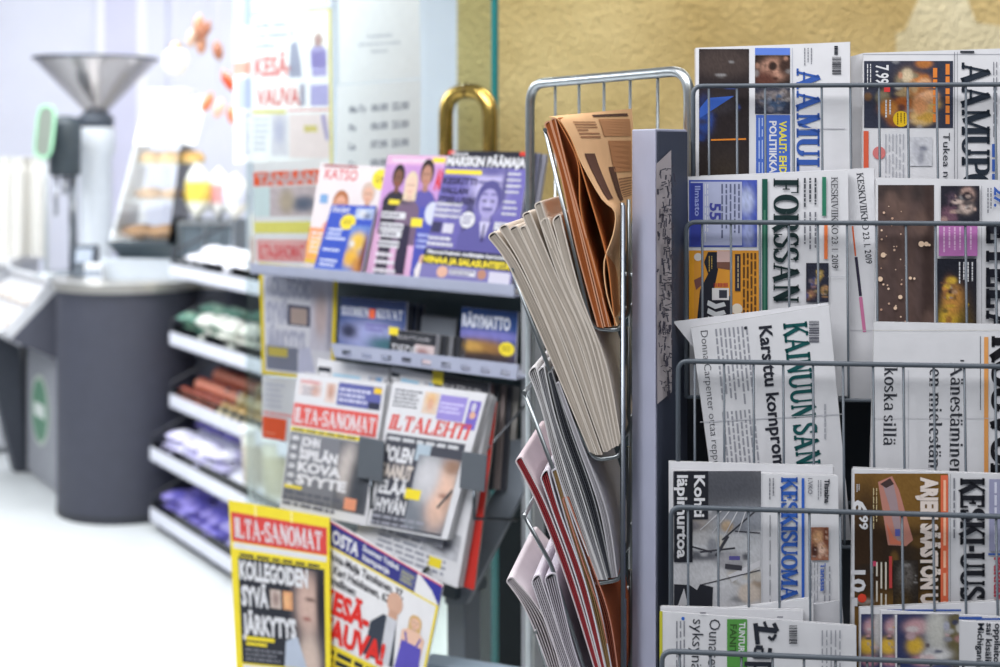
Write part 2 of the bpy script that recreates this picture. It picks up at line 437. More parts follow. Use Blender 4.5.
def slab_into(mb, quad, pl, h0, h1, col, bend=None, n=8, m=8, W=None):
    if bend and n == 8: n = m = 20
    "a sheet or block between heights h0 (back) and h1 (front) over plane pl, outline = px corners TL,TR,BR,BL"
    tl, tr, br, bl = quad; vs = []
    for h in (h1, h0):
        for j in range(m + 1):
            for i in range(n + 1):
                a, b = i / n, j / m
                x = (tl[0] * (1 - a) + tr[0] * a) * (1 - b) + (bl[0] * (1 - a) + br[0] * a) * b
                y = (tl[1] * (1 - a) + tr[1] * a) * (1 - b) + (bl[1] * (1 - a) + br[1] * a) * b
                p, q = pl.loc(x, y)
                vs.append(pl.pt(p, q, h + (bend(p, q) if bend else 0)))
    K = (n + 1) * (m + 1); I = lambda i, j: j * (n + 1) + i
    fs = [(I(i, j), I(i + 1, j), I(i + 1, j + 1), I(i, j + 1)) for j in range(m) for i in range(n)]
    fs += [tuple(K + t for t in reversed(f)) for f in list(fs)]
    for i in range(n): fs += [(I(i + 1, 0), I(i, 0), K + I(i, 0), K + I(i + 1, 0)), (I(i, m), I(i + 1, m), K + I(i + 1, m), K + I(i, m))]
    for j in range(m): fs += [(I(0, j), I(0, j + 1), K + I(0, j + 1), K + I(0, j)), (I(n, j + 1), I(n, j), K + I(n, j), K + I(n, j + 1))]
    mb.add(vs, fs, col, False)

def publication(name, quad, pl, draw, label, cat, group=None, t=0.009, sheets=4, paper=WHITE, inner=None, bend=None, unit=None, material=PAPER, jit=1.2, seed=0, lift=0.0, part='inner_pages', fold=None):
    "a newspaper or magazine: printed front sheet (the thing's own mesh) with its inner pages behind it"
    pl = pl.shift(lift)
    pg = Page(pl, quad if unit else None, *(unit or (1, 1)), bend=bend)
    slab_into(pg, quad, pl, -0.0008, 0.0, paper, bend)
    if draw: draw(pg)
    o = build(name, pg, material, fixn=False)
    tag(o, label, cat, group)
    if sheets:
        rr = random.Random(seed); mb = MB(); inner = inner or mixc(paper, (0.3, 0.29, 0.27), .25); g = (t - 0.0012) / sheets
        for k in range(sheets):
            q = [(x + rr.uniform(-jit, jit), y + rr.uniform(-jit, jit) * (1 if i < 2 else 0)) for i, (x, y) in enumerate(quad)]
            h1 = -0.0012 - g * k; z = rr.uniform(.86, 1.04)
            slab_into(mb, q, pl, h1 - g * 0.82, h1, tuple(min(1, e * z) for e in inner), bend)
        build(part, mb, material, o)
    if fold:
        mb = MB(); slab_into(mb, fold, pl, -t - .004, -t - .0008, paper); build('folded_back_sheet', mb, material, o)
    return o
# ================================================================ the newspaper rack on the right
YAW = -6.5
ROWS = [(693, 86, 1.70), (686, 222, 1.66), (678, 361, 1.62), (671, 507, 1.58), (662, 651, 1.54)]
PLS = [Pl(x, y, d, YAW, 4.0) for x, y, d in ROWS]
RAIL = c(82, 90, 100); DARK = c(40, 48, 56)

rack = empty('newspaper_rack', (0.34, 1.75, 0))
tag(rack, 'grey steel newspaper rack with wire baskets facing front and leaning holders on its left side', 'newspaper rack')

def rounded(pts, r, n=5):
    "a bent wire: the corners of a polyline rounded off"
    pts = [Vector(p) for p in pts]; out = [pts[0]]
    for i in range(1, len(pts) - 1):
        a, p, b = pts[i - 1], pts[i], pts[i + 1]
        u = (a - p); v = (b - p); q = min(r, u.length * .48, v.length * .48); u.normalize(); v.normalize()
        A, B = p + u * q, p + v * q
        out += [A * (1 - t) ** 2 + p * 2 * t * (1 - t) + B * t * t for t in [k / n for k in range(n + 1)]]
    return out + [pts[-1]]

# baskets
for i, ((lx, ry, d), pl) in enumerate(zip(ROWS, PLS)):
    fp = pl.shift(0.016); bk = pl.shift(-0.034)
    aL, b0 = fp.loc(lx, ry); aR = aL + 0.62; bB = b0 - 0.205
    bas = MB()
    bas.tube(rounded([fp.pt(aL, bB), fp.pt(aL, b0), fp.pt(aR, b0), fp.pt(aR, bB)], 0.012), 0.0029, RAIL, 10)
    ba = build('basket_rail', bas, PAINT, rack)
    wr = MB(); k = 0
    a = aL + 0.019
    while a < aR - 0.02:
        wr.tube(rounded([fp.pt(a, b0 - 0.002), fp.pt(a, bB), bk.pt(a, bB), bk.pt(a, bB + .04)], 0.008), 0.00145, RAIL, 6); a += 0.0335
    wr.tube([fp.pt(aL, bB), fp.pt(aR, bB)], 0.0022, RAIL, 8); wr.tube([bk.pt(aL, bB + .04), bk.pt(aR, bB + .04)], 0.0022, RAIL, 8)
    for q in (aL, aR): wr.tube(rounded([fp.pt(q, bB), bk.pt(q, bB), bk.pt(q, bB + .04)], .006), 0.0024, RAIL, 8)
    build('basket_wires', wr, PAINT, ba)

# back sheet, end post, corner post with its printed strip
D0 = Vector((math.cos(R(YAW)), math.sin(R(YAW)), 0)); NB = Vector((-math.sin(R(YAW)), math.cos(R(YAW)), 0))
bs = MB(); o = W(684, 150, 1.775)
o.z = 0.07; bs.box(o, D0 * .66, NB * .004, Vector((0, 0, 1.395)), c(44, 50, 58)); build('back_sheet', bs, PAINT, rack)
ep = MB(); e0 = o + D0 * .665; e0.z = 0; ep.box(e0, D0 * .05, NB * -.07, Vector((0, 0, 1.52)), c(120, 124, 145)); build('end_post', ep, PAINT, rack, bevel=.003)
ps = MB(); zt = EYE + 21 / F * 1.62
A, B, Cc, Dd = W(632, 150, 1.655), W(655.5, 150, 1.60), W(687, 150, 1.66), W(660, 150, 1.72)
PURP = c(158, 162, 184)
for p in (A, B, Cc, Dd): p.z = 0
ps.prism([A, B, Cc, Dd], (0, 0, zt), PURP); post = build('corner_post', ps, PAINT, rack, bevel=.0015)
# darker channel face on the right of the post, with a scribbled paper strip behind its lip
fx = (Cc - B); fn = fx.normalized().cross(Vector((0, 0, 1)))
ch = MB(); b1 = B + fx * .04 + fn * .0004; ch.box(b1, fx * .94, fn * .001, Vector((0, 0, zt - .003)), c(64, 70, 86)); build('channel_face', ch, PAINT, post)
class PostPl(Pl):
    def __init__(s): s.r = fx.normalized(); s.up = Vector((0, 0, 1)); s.n = fn; s.o = B + fn * .0022; s.o.z = EYE
st = Page(PostPl())
st.poly([(656, 164), (671, 150), (671.5, 392), (657, 404)], c(188, 180, 184))
rr = random.Random(11)
for k in range(230):
    y = 166 + (392 - 166) * rr.random(); x = 656.5 + 13 * rr.random(); w = rr.uniform(.8, 1.9)
    if rr.random() < .5: st.line(x, y, x + rr.uniform(-1.5, 1.5), y + rr.uniform(3, 9), w, c(78, 76, 88))
    else: st.line(x, y, min(670, x + rr.uniform(2, 5)), y + rr.uniform(-2, 2), w * .8, c(88, 86, 96))
stp = build('paper_strip', st, PAPER, post, fixn=False); stp['label'] = 'narrow printed paper strip down the post'

# rear hoop with thin rods, behind the side holders
ho = MB(); hL, hR = W(530, 84, 2.10), W(689, 70, 1.80)
hl0, hr0 = hL.copy(), hR.copy(); hl0.z = hr0.z = 0.0
ho.tube(rounded([hl0, hL, hR, hr0], .035, 8), 0.0072, c(186, 192, 196), 12); hoop = build('back_hoop', ho, CHROME, rack)
hr_ = MB()
for k in range(1, 6):
    p = hL.lerp(hR, k / 6.2 + .02); q = p.copy(); q.z = .5; hr_.tube([p, q], .0022, c(150, 156, 160), 6)
for z in (1.33, .9):
    a, b = hL.copy(), hR.copy(); a.z = b.z = z; hr_.tube([a, b], .003, c(150, 156, 160), 6)
build('hoop_rods', hr_, CHROME, hoop)
# base bar tying the posts together
bb = MB(); g = [A.copy(), e0.copy()]
for p in g: p.z = .045
bb.tube([g[0] + Vector((.02, .03, 0)), g[1] + Vector((0, -.02, 0))], .018, PURP, 12)
bb.tube([hl0 + Vector((0, 0, .03)), hr0 + Vector((0, 0, .03))], .014, PURP, 12); build('base_bar', bb, PAINT, rack)

# ---------------------------------------------------------------- printed fronts, in the photograph's pixels
BLUE = c(58, 92, 170); GREEN = c(32, 84, 72)
def bow(A, w, off=0):
    return lambda a, b: -A * ((a - off) / w) ** 2
def draw_town(p):       # first row, left
    p.photo(699, 49, 749, 330, c(44, 38, 40), [(.12, .24, .16, .06, c(48, 76, 150)), (.4, .2, .3, .03, c(60, 56, 62)), (.5, .05, .6, .05, c(70, 60, 58)), (.5, .6, .5, .2, c(60, 52, 44))], 14, 40, .15, busy=16)
    p.poly([(700, 118), (734, 96), (708, 98), (700, 108)], c(62, 100, 190)); p.line(711, 140, 746, 139, 1.6, c(214, 130, 50))
    p.rect(755, 48, 790, 55, c(96, 128, 212)); p.photo(755, 55.5, 790, 86, c(40, 32, 32), [(.55, .45, .36, .34, c(196, 150, 130)), (.3, .8, .3, .3, c(90, 56, 48)), (.85, .35, .2, .3, c(60, 44, 40))], 14, 12, .2, busy=14)
    p.photo(755, 88, 790, 114, c(52, 54, 68), [(.3, .4, .2, .25, c(140, 130, 130)), (.6, .6, .25, .25, c(70, 90, 120)), (.8, .3, .15, .2, c(150, 140, 136))], 14, 12, .3, busy=30)
    p.rect(756, 115, 790, 330, c(72, 104, 188))
    p.text('VAALIT: EHDOKAS', 779.5, 121, 7.2, c(226, 214, 70), rot=90, w=76, bold=.03); p.text('POLITIIKKAAN', 769.5, 121, 7.2, WHITE, rot=90, w=66, bold=.03)
    p.greek(757.5, 118, 767, 230, 3, c(180, 196, 232), vert=True, fill=.3)
    p.text('AAMULEHTI', 796.5, 68, 23, BLUE, rot=90, w=172, ser=dict(T=.27, t=.09, sl=.09, st=.09))
    p.greek(803, 48, 813, 66, 3, GREY, vert=True, fill=.3); p.barcode(832, 57, 841, 75, vert=True); p.greek(834, 46, 838, 55, 1, INK, vert=True, fill=.9)
    p.rect(792, 48, 792.5, 330, c(170, 174, 190)); p.rect(799, 128, 845, 129, c(196, 196, 204))
def draw_post(p):       # first row, right
    p.rect(863, 54, 1080, 54.6, c(170, 172, 182))
    p.photo(864, 61, 953, 128, c(52, 56, 72), [(.5, .5, .16, .34, c(120, 88, 56)), (.45, .32, .1, .12, c(150, 140, 110)), (.6, .3, .14, .1, c(196, 120, 60)), (.42, .75, .12, .12, c(170, 90, 40)), (.66, .6, .08, .08, c(220, 200, 170)), (.6, .82, .1, .1, c(190, 150, 70)), (.25, .5, .14, .3, c(40, 42, 56))], 30, 24, .15, busy=44)
    p.text('7.99', 876, 65, 13, WHITE, rot=90, w=19, bold=.02); p.rect(884, 83, 890, 92, c(200, 60, 60)); p.disc(901, 119, 8, c(226, 186, 42)); p.greek(896, 113, 906, 125, 3, c(110, 90, 30), vert=True, fill=.35)
    p.greek(945, 64, 950, 126, 1, c(220, 130, 60), vert=True, fill=.8, rag=0); p.greek(932, 68, 938, 124, 1, c(220, 130, 60), vert=True, fill=.7, rag=0); p.greek(866, 64, 872, 90, 2, WHITE, vert=True, fill=.3); p.greek(884, 100, 892, 118, 2, WHITE, vert=True, fill=.4)
    p.rect(863.5, 131, 868.5, 330, c(214, 96, 70)); p.disc(879, 153, 6.5, c(206, 120, 120)); p.greek(884, 134, 905, 240, 6, c(172, 174, 184), vert=True, fill=.3)
    p.photo(909, 137, 932, 166, c(198, 200, 208), [(.6, .4, .2, .1, c(120, 124, 140)), (.5, .7, .15, .25, c(150, 152, 164)), (.3, .4, .15, .3, c(178, 180, 190))], 12, 14, .12); p.text('Tukea nuorille', 943, 133, 7, INK, rot=90, w=80, bold=0)
    p.rect(954, 52, 954.6, 330, GREY); p.rect(957, 52, 957.4, 330, GREY)
    p.text('AAMUPOSTI', 961.5, 62, 28, c(40, 48, 60), rot=90, w=177, ser=dict(T=.27, t=.09, sl=.07, st=.1)); p.rect(960, 51, 974, 53, INK)
    p.greek(992, 62, 998, 140, 2, GREY, vert=True, fill=.3); p.greek(991.5, 144, 995, 220, 1, BLUE, vert=True, fill=.8); p.rect(1004, 60, 1070, 200, c(196, 198, 206))
def draw_green(p):      # second row, left
    p.rect(689, 180, 757, 247, c(170, 176, 206)); p.rect(689, 183, 703, 247, c(58, 68, 152)); p.frame(689, 180, 757, 247, 1.6, c(62, 80, 165)); p.photo(742, 181, 757, 247, c(66, 82, 168), [(.3, .3, .5, .2, c(170, 180, 215)), (.4, .8, .4, .2, c(150, 160, 205))], 8, 16, .2)
    p.text('Ilmasto', 695, 186, 5.5, c(150, 160, 215), rot=90, w=30); p.greek(704, 184, 709, 244, 2, WHITE, vert=True, fill=.3); p.text('55', 710, 203, 11, c(70, 74, 150), rot=90, w=17, bold=.03); p.greek(720, 184, 741, 240, 5, c(96, 102, 130), vert=True, fill=.38)
    p.rect(689, 250.5, 760, 330, c(216, 150, 60)); p.rect(689, 250.5, 694, 330, c(228, 160, 50))
    p.poly([(696, 330), (700, 290), (708, 274), (704, 262), (708, 252), (717, 252), (718, 270), (714, 290), (730, 296), (730, 330)], c(40, 42, 52)); p.greek(708, 256, 713, 272, 2, c(190, 160, 80), vert=True, fill=.35)
    p.rect(717, 251, 730, 262, c(206, 176, 172)); p.poly([(717, 262), (731, 262), (731, 270), (717, 268)], c(120, 84, 72)); p.poly([(694, 280), (702, 276), (703, 284), (696, 290)], c(120, 80, 76)); p.disc(698, 257, 4, c(216, 210, 206))
    p.rect(712, 288, 729, 300, c(216, 214, 216)); p.barcode(714, 283, 728, 287, c(180, 60, 70)); p.rect(719, 290, 727, 298, c(60, 62, 74))
    for k in range(3): p.poly([(708, 300 + k * 8), (716, 304 + k * 8), (724, 302 + k * 8), (726, 306 + k * 8), (715, 309 + k * 8), (707, 305 + k * 8)], c(200, 204, 210))
    p.rect(735, 254, 740.5, 291, c(52, 50, 60)); p.greek(737, 256, 739, 289, 1, c(200, 180, 140), vert=True, fill=.5); p.disc(737, 309, 5.5, c(222, 214, 200)); p.disc(741, 325, 4, c(222, 214, 200))
    p.greek(742, 253, 757, 322, 4, c(96, 66, 40), vert=True, fill=.5, rag=.1)
    p.rect(762, 179, 767.5, 330, GREEN); p.rect(763.5, 210, 765.5, 330, c(70, 120, 100))
    p.text('FORSSAN LEHTI', 773.5, 178.5, 25, c(28, 46, 48), rot=90, w=211, ser=dict(T=.26, t=.06, sl=.08, st=.05))
    p.greek(802, 178, 818, 208, 3, c(70, 74, 82), vert=True, fill=.35); p.greek(802, 212, 818, 250, 3, c(110, 112, 122), vert=True, fill=.3, seed=5)
    p.rect(822, 177, 826, 216, c(50, 120, 96)); p.rect(824, 225, 827.5, 259, c(222, 120, 70))
    p.photo(806, 263, 828.5, 302, c(44, 46, 60), [(.2, .8, .2, .1, c(150, 110, 90)), (.6, .3, .12, .1, c(190, 160, 80)), (.8, .7, .15, .1, c(170, 140, 80)), (.4, .5, .15, .12, c(70, 80, 130))], 12, 18, .3, busy=40)
    p.text('KESKIVIIKKO 23. 1. 2019', 831, 177, 6.5, c(60, 62, 70), rot=89.5, w=92, ser=dict(T=.16, t=.08)); p.rect(828, 276, 848, 276.6, c(190, 192, 200))
def draw_green_back(p):
    p.text('KESKIVIIKKO 23. 1. 2019', 856.5, 173, 6.5, c(60, 62, 70), rot=84, w=92, ser=dict(T=.16, t=.08)); p.line(852.5, 226, 855.5, 256, 1.6, c(220, 110, 70)); p.line(856, 257, 860.5, 296, 3, c(56, 52, 70)); p.line(860.5, 297, 864.5, 332, 3.4, c(200, 120, 160)); p.rect(846, 330, 872, 330.5, c(190, 192, 200))
def draw_candles(p):    # second row, right
    rr = random.Random(4); sp = [(.5, .02, .7, .04, c(60, 52, 52)), (.5, .5, .15, .5, c(92, 74, 70)), (.9, .5, .12, .6, c(64, 50, 48))] + [(rr.random(), rr.random() * .6, .12, .04, c(104, 84, 78)) for _ in range(5)]
    p.photo(878, 185, 934, 470, c(88, 72, 70), sp, 20, 60, .12)
    for k in range(40):
        x, y = 880 + 26 * rr.random(), 205 + 150 * rr.random(); p.disc(x, y, rr.uniform(.5, 1.3), mixc(c(240, 214, 190), c(190, 150, 130), rr.random()), n=8)
    for x, y, r in ((921, 244, 3), (926, 244, 2.4), (929, 245, 1.4), (883, 255, 2.6), (880, 279, 2.6), (910, 278, 1.6), (914, 278.5, 1.2), (900, 297, 2.2), (895, 308, 1.8)): p.disc(x, y, r, c(236, 206, 180), n=10)
    p.photo(940.5, 186, 979, 221, c(40, 40, 50), [(.7, .26, .16, .2, c(190, 160, 150)), (.66, .62, .17, .16, c(196, 176, 168)), (.3, .4, .12, .2, c(80, 66, 80)), (.2, .8, .2, .2, c(110, 80, 96)), (.68, .28, .06, .08, c(60, 46, 46))], 18, 16, .2, busy=34)
    p.rect(938.5, 225, 977, 256, c(178, 112, 174)); p.greek(941, 227, 973, 253, 6, c(214, 180, 212), vert=True, fill=.3)
    p.photo(937, 258.5, 976, 470, c(34, 36, 46), [(.4, .3, .34, .08, c(214, 180, 60)), (.42, .2, .26, .07, c(196, 140, 70)), (.3, .14, .14, .05, c(150, 100, 70)), (.72, .5, .3, .3, c(70, 56, 40))], 18, 40, .2, busy=40); p.greek(957, 262, 974, 284, 4, WHITE, vert=True, fill=.3)
    p.rect(981, 186, 981.4, 470, GREY); p.greek(986, 188, 992, 214, 2, c(80, 84, 96), vert=True, fill=.35); p.text('27.', 994, 187, 9, BLUE, rot=90, w=20, bold=.04)
    p.text('ETELÄ-SUOMEN', 985.5, 224, 27, c(30, 32, 42), rot=90, w=270, ser=dict(T=.34, t=.16, sl=.06, st=.12))
KT = 6.0
def draw_teal(p):       # third row, left: a sheet hanging askew
    p.text('Donna Carpenter ottaa reppunsa', 700.5, 331, 7.6, c(60, 62, 70), rot=84.5, w=150, bold=-.012)
    def cols(x0, y0, x1, y1, rows, rot, seed):
        rr = random.Random(seed); cs, sn = math.cos(R(rot - 90)), math.sin(R(rot - 90)); vs = []; fs = []; st = (x1 - x0) / rows
        for i in range(rows):
            a = y0; end = y1 - (y1 - y0) * .15 * rr.random()
            while a < end:
                L = rr.uniform(3, 11); q = [(x0 + st * i, a), (x0 + st * i + st * .42, a), (x0 + st * i + st * .42, a + L), (x0 + st * i, a + L)]
                o = len(vs); vs += [(x0 + (x - x0) * cs - (y - y0) * sn, y0 + (x - x0) * sn + (y - y0) * cs) for x, y in q]; fs.append((o, o + 1, o + 2, o + 3)); a += L + 2
        p.raw(vs, fs, c(150, 152, 162))
    cols(715, 329, 750, 400, 8, 84.5, 3); cols(722, 412, 757, 520, 8, 84.5, 5)
    p.disc(745.5, 328, 1.6, INK); p.text('Karsittu kompromissi', 759, 326.5, 13, c(44, 46, 56), rot=84.0, w=166, bold=.024)
    p.text('KAINUUN SANOMAT', 783, 323.5, 24, c(26, 82, 84), rot=84.5, w=206, ser=dict(T=.24, t=.12, sl=.08, st=.1))
    p.barcode(809, 321, 819, 343, c(90, 92, 104), vert=True); p.greek(822, 404, 828, 440, 1, c(170, 172, 182), vert=True, fill=.3)
    p.line(700, 422, 842, 414, .8, c(190, 192, 200))
def draw_headline(p):   # third row, right
    q = dict(T=.17, t=.07, sl=.06, st=.045); I2 = c(58, 60, 68)
    p.text('koska sillä', 884.5, 366.5, 13, I2, rot=91, w=79, ser=q);
    p.text('en mielestäni', 929.5, 368, 13, I2, rot=90.5, w=106, ser=q); p.text("'Äänestäminen", 950.5, 359, 13.5, I2, rot=90.5, w=118, ser=q)
    p.rect(904, 368, 904.6, 520, GREY); p.rect(908, 370, 908.5, 520, c(180, 182, 190)); p.rect(980, 336, 980.6, 410, INK); p.rect(984, 337, 988.2, 540, c(222, 156, 90))
    p.text('KOUVOLAN', 991.5, 336, 27, c(28, 28, 34), rot=90.5, w=205, ser=dict(T=.3, t=.14, sl=.06, st=.12)); p.rect(872, 330, 1070, 330.4, c(200, 198, 190)); p.rect(871, 418, 1070, 418.5, c(192, 193, 200))
def draw_snow(p):       # fourth row, left
    sn = c(176, 178, 186)
    p.photo(673, 471, 761, 720, c(190, 191, 197), [(.6, .06, .8, .13, c(80, 82, 90)), (.25, .25, .2, .08, c(150, 142, 138)), (.5, .3, .5, .06, c(196, 198, 204)), (.3, .34, .4, .02, c(90, 92, 100)), (.7, .43, .4, .05, c(200, 201, 206)), (.8, .2, .3, .06, c(138, 142, 152)), (.6, .36, .12, .02, c(120, 118, 128)), (.85, .41, .18, .015, c(190, 178, 160)), (.5, .65, .6, .1, c(206, 206, 210)), (.9, .48, .12, .03, c(196, 170, 140))], 30, 70, .1, busy=46); p.rect(729, 556, 740, 560, c(92, 88, 150)); p.poly([(728, 575), (760, 560), (760, 566), (732, 582)], c(206, 206, 212))
    for x0, y0, x1, y1, w in ((700, 552, 735, 548, 1.8), (722, 540, 760, 507, 1.6), (716, 556, 728, 536, 3.0), (735, 531, 760, 533, 1.2), (690, 546, 712, 552, 1.6), (725, 566, 742, 568, 5), (700, 585, 760, 570, 1)): p.line(x0, y0, x1, y1, w, c(66, 66, 74))
    p.poly([(674, 584), (690, 585), (697, 590), (700, 584), (713, 587), (712, 612), (704, 720), (674, 720)], c(42, 44, 52)); p.poly([(678, 605), (684, 588), (688, 605)], c(196, 196, 202))
    for k in range(4): p.line(722 + k * 8, 510, 700 + k * 12, 530 + k * 3, .9, c(206, 206, 212))
    p.rect(692.5, 471, 708, 519, c(36, 38, 46)); p.rect(674, 471, 692.5, 562, c(36, 38, 46))
    p.text('Kohti', 694.5, 475, 10.5, WHITE, rot=90, w=42, bold=.03); p.text('läpimurtoa', 677.5, 475, 10.5, WHITE, rot=90, w=83, bold=.03)
    p.greek(768, 478, 775, 500, 2, GREY, vert=True, fill=.35); p.greek(769, 515, 771, 640, 1, GREY, vert=True, fill=.4); p.rect(762, 470, 762.4, 720, c(190, 192, 200))
    p.text('KESKISUOMALAINEN', 781, 477, 16.5, c(52, 94, 178), rot=90, w=195, ser=dict(T=.28, t=.12, sl=.06, st=.1)); p.rect(801.5, 478, 804.3, 720, c(52, 98, 190))
    p.text('1.VKO', 808, 478, 4.5, GREY, rot=90, w=16); p.text('Tiistaina', 824.5, 479, 5, INK, rot=90, w=24, bold=.04); p.greek(817, 480, 822, 500, 2, GREY, vert=True, fill=.35)
    p.photo(811, 527, 828.5, 560, c(150, 100, 80), [(.4, .3, .3, .2, c(206, 160, 120)), (.6, .65, .25, .18, c(224, 190, 170)), (.2, .7, .2, .2, c(70, 44, 40)), (.85, .3, .15, .3, c(110, 60, 46))], 10, 16, .25, busy=24)
    p.text('Tanssia', 820.5, 563, 5, c(70, 100, 180), rot=90, w=28, bold=.03); p.greek(810, 562, 819, 640, 3, c(150, 152, 162), vert=True, fill=.3); p.greek(822, 566, 832, 640, 2, c(150, 152, 162), vert=True, fill=.3)
def draw_meat(p):       # fourth row, right
    p.photo(854.5, 473.5, 948, 720, c(124, 92, 46), [(.3, .34, .5, .14, c(44, 34, 30)), (.7, .38, .4, .12, c(52, 42, 34)), (.12, .3, .2, .25, c(58, 42, 30)), (.85, .4, .2, .2, c(60, 46, 30))], 30, 70, .1, busy=14)
    p.poly([(878, 482), (892, 476), (899, 490), (913, 540), (906, 546), (888, 545), (884, 520)], c(184, 128, 116)); p.poly([(883, 486), (893, 482), (897, 500), (903, 540), (897, 541), (889, 505)], c(160, 140, 146)); p.poly([(880, 484), (890, 478), (894, 484), (886, 488)], c(70, 56, 56)); p.rect(895, 529, 900, 536, c(90, 96, 170)); p.poly([(886, 522), (890, 544), (905, 545), (894, 538)], c(206, 120, 96))
    p.text('6', 853.5, 500, 13, WHITE, rot=90, w=15, bold=.03); p.text('99', 859.5, 515.5, 8.5, WHITE, rot=90, w=14, bold=.03); p.greek(856, 484, 860, 492, 2, WHITE, vert=True, fill=.4)
    p.text('10.-', 851.5, 570, 14, WHITE, rot=90, w=36, bold=.035); p.disc(862, 598, 4.4, c(220, 74, 54))
    p.greek(872, 488, 878, 530, 2, c(206, 190, 150), vert=True, fill=.3); p.greek(870, 562, 888, 720, 4, c(214, 208, 196), vert=True, fill=.35, seed=4); p.rect(889, 556, 892, 588, c(190, 70, 70)); p.rect(872, 561, 876, 566, c(190, 70, 100))
    p.photo(893, 560, 918, 720, c(50, 44, 40), [(.5, .1, .3, .08, c(96, 92, 90)), (.4, .4, .4, .2, c(80, 64, 40))], 8, 30, .3, busy=20)
    p.text('ARJEN SÄÄSTÖN US', 921.5, 477, 16, c(226, 214, 208), rot=90, w=134, bold=.06); p.rect(940.5, 475, 948, 720, c(220, 108, 76)); p.greek(942, 480, 947, 660, 1, c(240, 190, 160), vert=True, fill=.5)
    p.rect(950, 474, 950.4, 720, GREY); p.greek(952, 478, 956, 540, 1, GREY, vert=True, fill=.4)
    p.text('KESKI-UUSIMAA', 960, 478, 24.5, c(34, 36, 44), rot=90, w=186, ser=dict(T=.3, t=.12, sl=.06, st=.1))
    p.rect(989, 479, 1070, 551, c(150, 152, 182)); p.greek(992, 482, 1060, 546, 10, c(206, 208, 226), vert=True, fill=.35); p.rect(988, 553, 1070, 555, BLUE); p.text('Pakkanen', 994, 557, 9, c(178, 66, 84), rot=90, w=60, bold=.03); p.greek(1008, 557, 1060, 640, 6, GREY, vert=True)
def draw_gothic(p):     # fifth row, left
    p.rect(659.5, 611, 662.5, 720, c(190, 186, 60)); p.disc(683, 618.5, 1.7, c(60, 110, 200)); p.greek(675, 621, 686, 720, 3, c(130, 132, 142), vert=True, fill=.35)
    p.text('syksynä', 693, 619, 11.5, INK, rot=92, w=51, bold=-.005); p.text('Ounasevan', 709.5, 619, 11.5, INK, rot=92, w=66, bold=-.005)
    p.rect(727, 619, 747, 720, c(86, 150, 74)); p.text('TUNTURI', 739.5, 622, 6, WHITE, rot=92, w=31, bold=.03); p.text('FANIT', 730.5, 624, 6.5, c(60, 92, 50), rot=92, w=30, bold=.03)
    for a0, b0, a1, b1, w in ((0, .86, .3, 1.02, 4), (.28, 1.0, .2, .1, 5.2), (.0, .06, .78, .16, 4.6), (-.06, .44, .22, .56, 3), (.42, .95, .62, .8, 3), (.62, .8, .5, .62, 3),
        (.92, .7, 1.2, .66, 4), (1.24, .72, 1.22, .0, 4.6), (.92, .38, 1.2, .34, 2.4), (.9, .38, .9, .06, 4.2), (.9, .06, 1.3, .0, 2.6),
        (1.52, .76, 1.5, -.42, 4.6), (1.5, .7, 1.82, .66, 3.4), (1.86, .68, 1.82, .06, 4.6), (1.5, .02, 1.84, .08, 2.8), (2.06, .7, 2.04, 0, 4.4), (2.3, .7, 2.3, 0, 4.4), (2.3, .68, 2.6, .6, 3)):
        p.line(754 + b0 * 23, 623 + a0 * 27, 754 + b1 * 23, 623 + a1 * 27, w, INK)
    p.barcode(789, 625, 797, 644, vert=True); p.greek(820, 630, 842, 720, 5, c(150, 152, 162), vert=True, fill=.3); p.rect(700, 612, 706, 613.4, GREY); p.rect(777, 616, 783, 617.4, GREY)
def draw_masks(x0):
    def f(p):
        w = 22 if x0 < 890 else 62
        p.photo(x0, 614, x0 + w, 720, c(48, 56, 92), [(.5 if w < 30 else .32, .12, .35 if w < 30 else .2, .07, c(190, 150, 156)), (.3 if w < 30 else .3, .3, .4 if w < 30 else .14, .08, c(206, 168, 60)), (.4, .44, .35 if w < 30 else .15, .05, c(196, 140, 150)), (.8, .14, .25 if w < 30 else .01, .2, c(190, 188, 190)), (.5, .58, .6, .07, c(52, 84, 160))] + ([(.66, .16, .2, .22, c(188, 188, 184)), (.95, .2, .16, .3, c(104, 96, 66)), (.65, .38, .22, .06, c(206, 206, 208))] if w > 30 else []), 24 if w > 30 else 12, 36, .1, busy=22)
        if x0 > 890:
            p.rect(976, 618, 1070, 620, BLUE); 
            for i, t in enumerate(('Michiganin', 'sai kisälin', 'oppilaitos')): p.text(t, 978 + i * 8.5, 623, 6.4, INK, rot=92, w=44, bold=.02)
        else: p.rect(x0 + 26, 609 + (x0 - 860) * .35, x0 + 100, 610.6 + (x0 - 860) * .4, BLUE)
    return f

def news(name_px, row, draw, label, lift=0.0, **k):
    return publication('newspaper', name_px, PLS[row], draw, label, 'newspaper', 'newspapers on the wire rack', lift=lift, **k)
BOT = [300, 398, 545, 690, 800]
news([(695.5, 48), (850, 42), (851, 300), (696, 300)], 0, draw_town, 'folded newspaper with large blue serif masthead in the top wire basket', t=.012, sheets=6, seed=1, inner=c(196, 186, 172))
news([(840, 58), (864, 54), (866, 300), (842, 300)], 0, None, 'plain white newspaper edge tucked between the two papers of the top basket', lift=-.014, t=.006, sheets=2, seed=2)
news([(863.5, 53), (1075, 46), (1075, 300), (862, 300)], 0, draw_post, 'newspaper with dark grey masthead and a navy food advert with yellow dot', t=.010, sheets=5, seed=3)
news([(688, 177.5), (848, 171), (850, 396), (690, 396)], 1, draw_green, 'newspaper with dark green serif masthead beside blue and orange adverts', t=.007, sheets=3, seed=4)
news([(700, 176), (874, 168), (879, 402), (704, 402)], 1, draw_green_back, 'white newspaper showing its date strip, behind the green masthead newspaper', lift=-.0085, t=.008, sheets=4, seed=5)
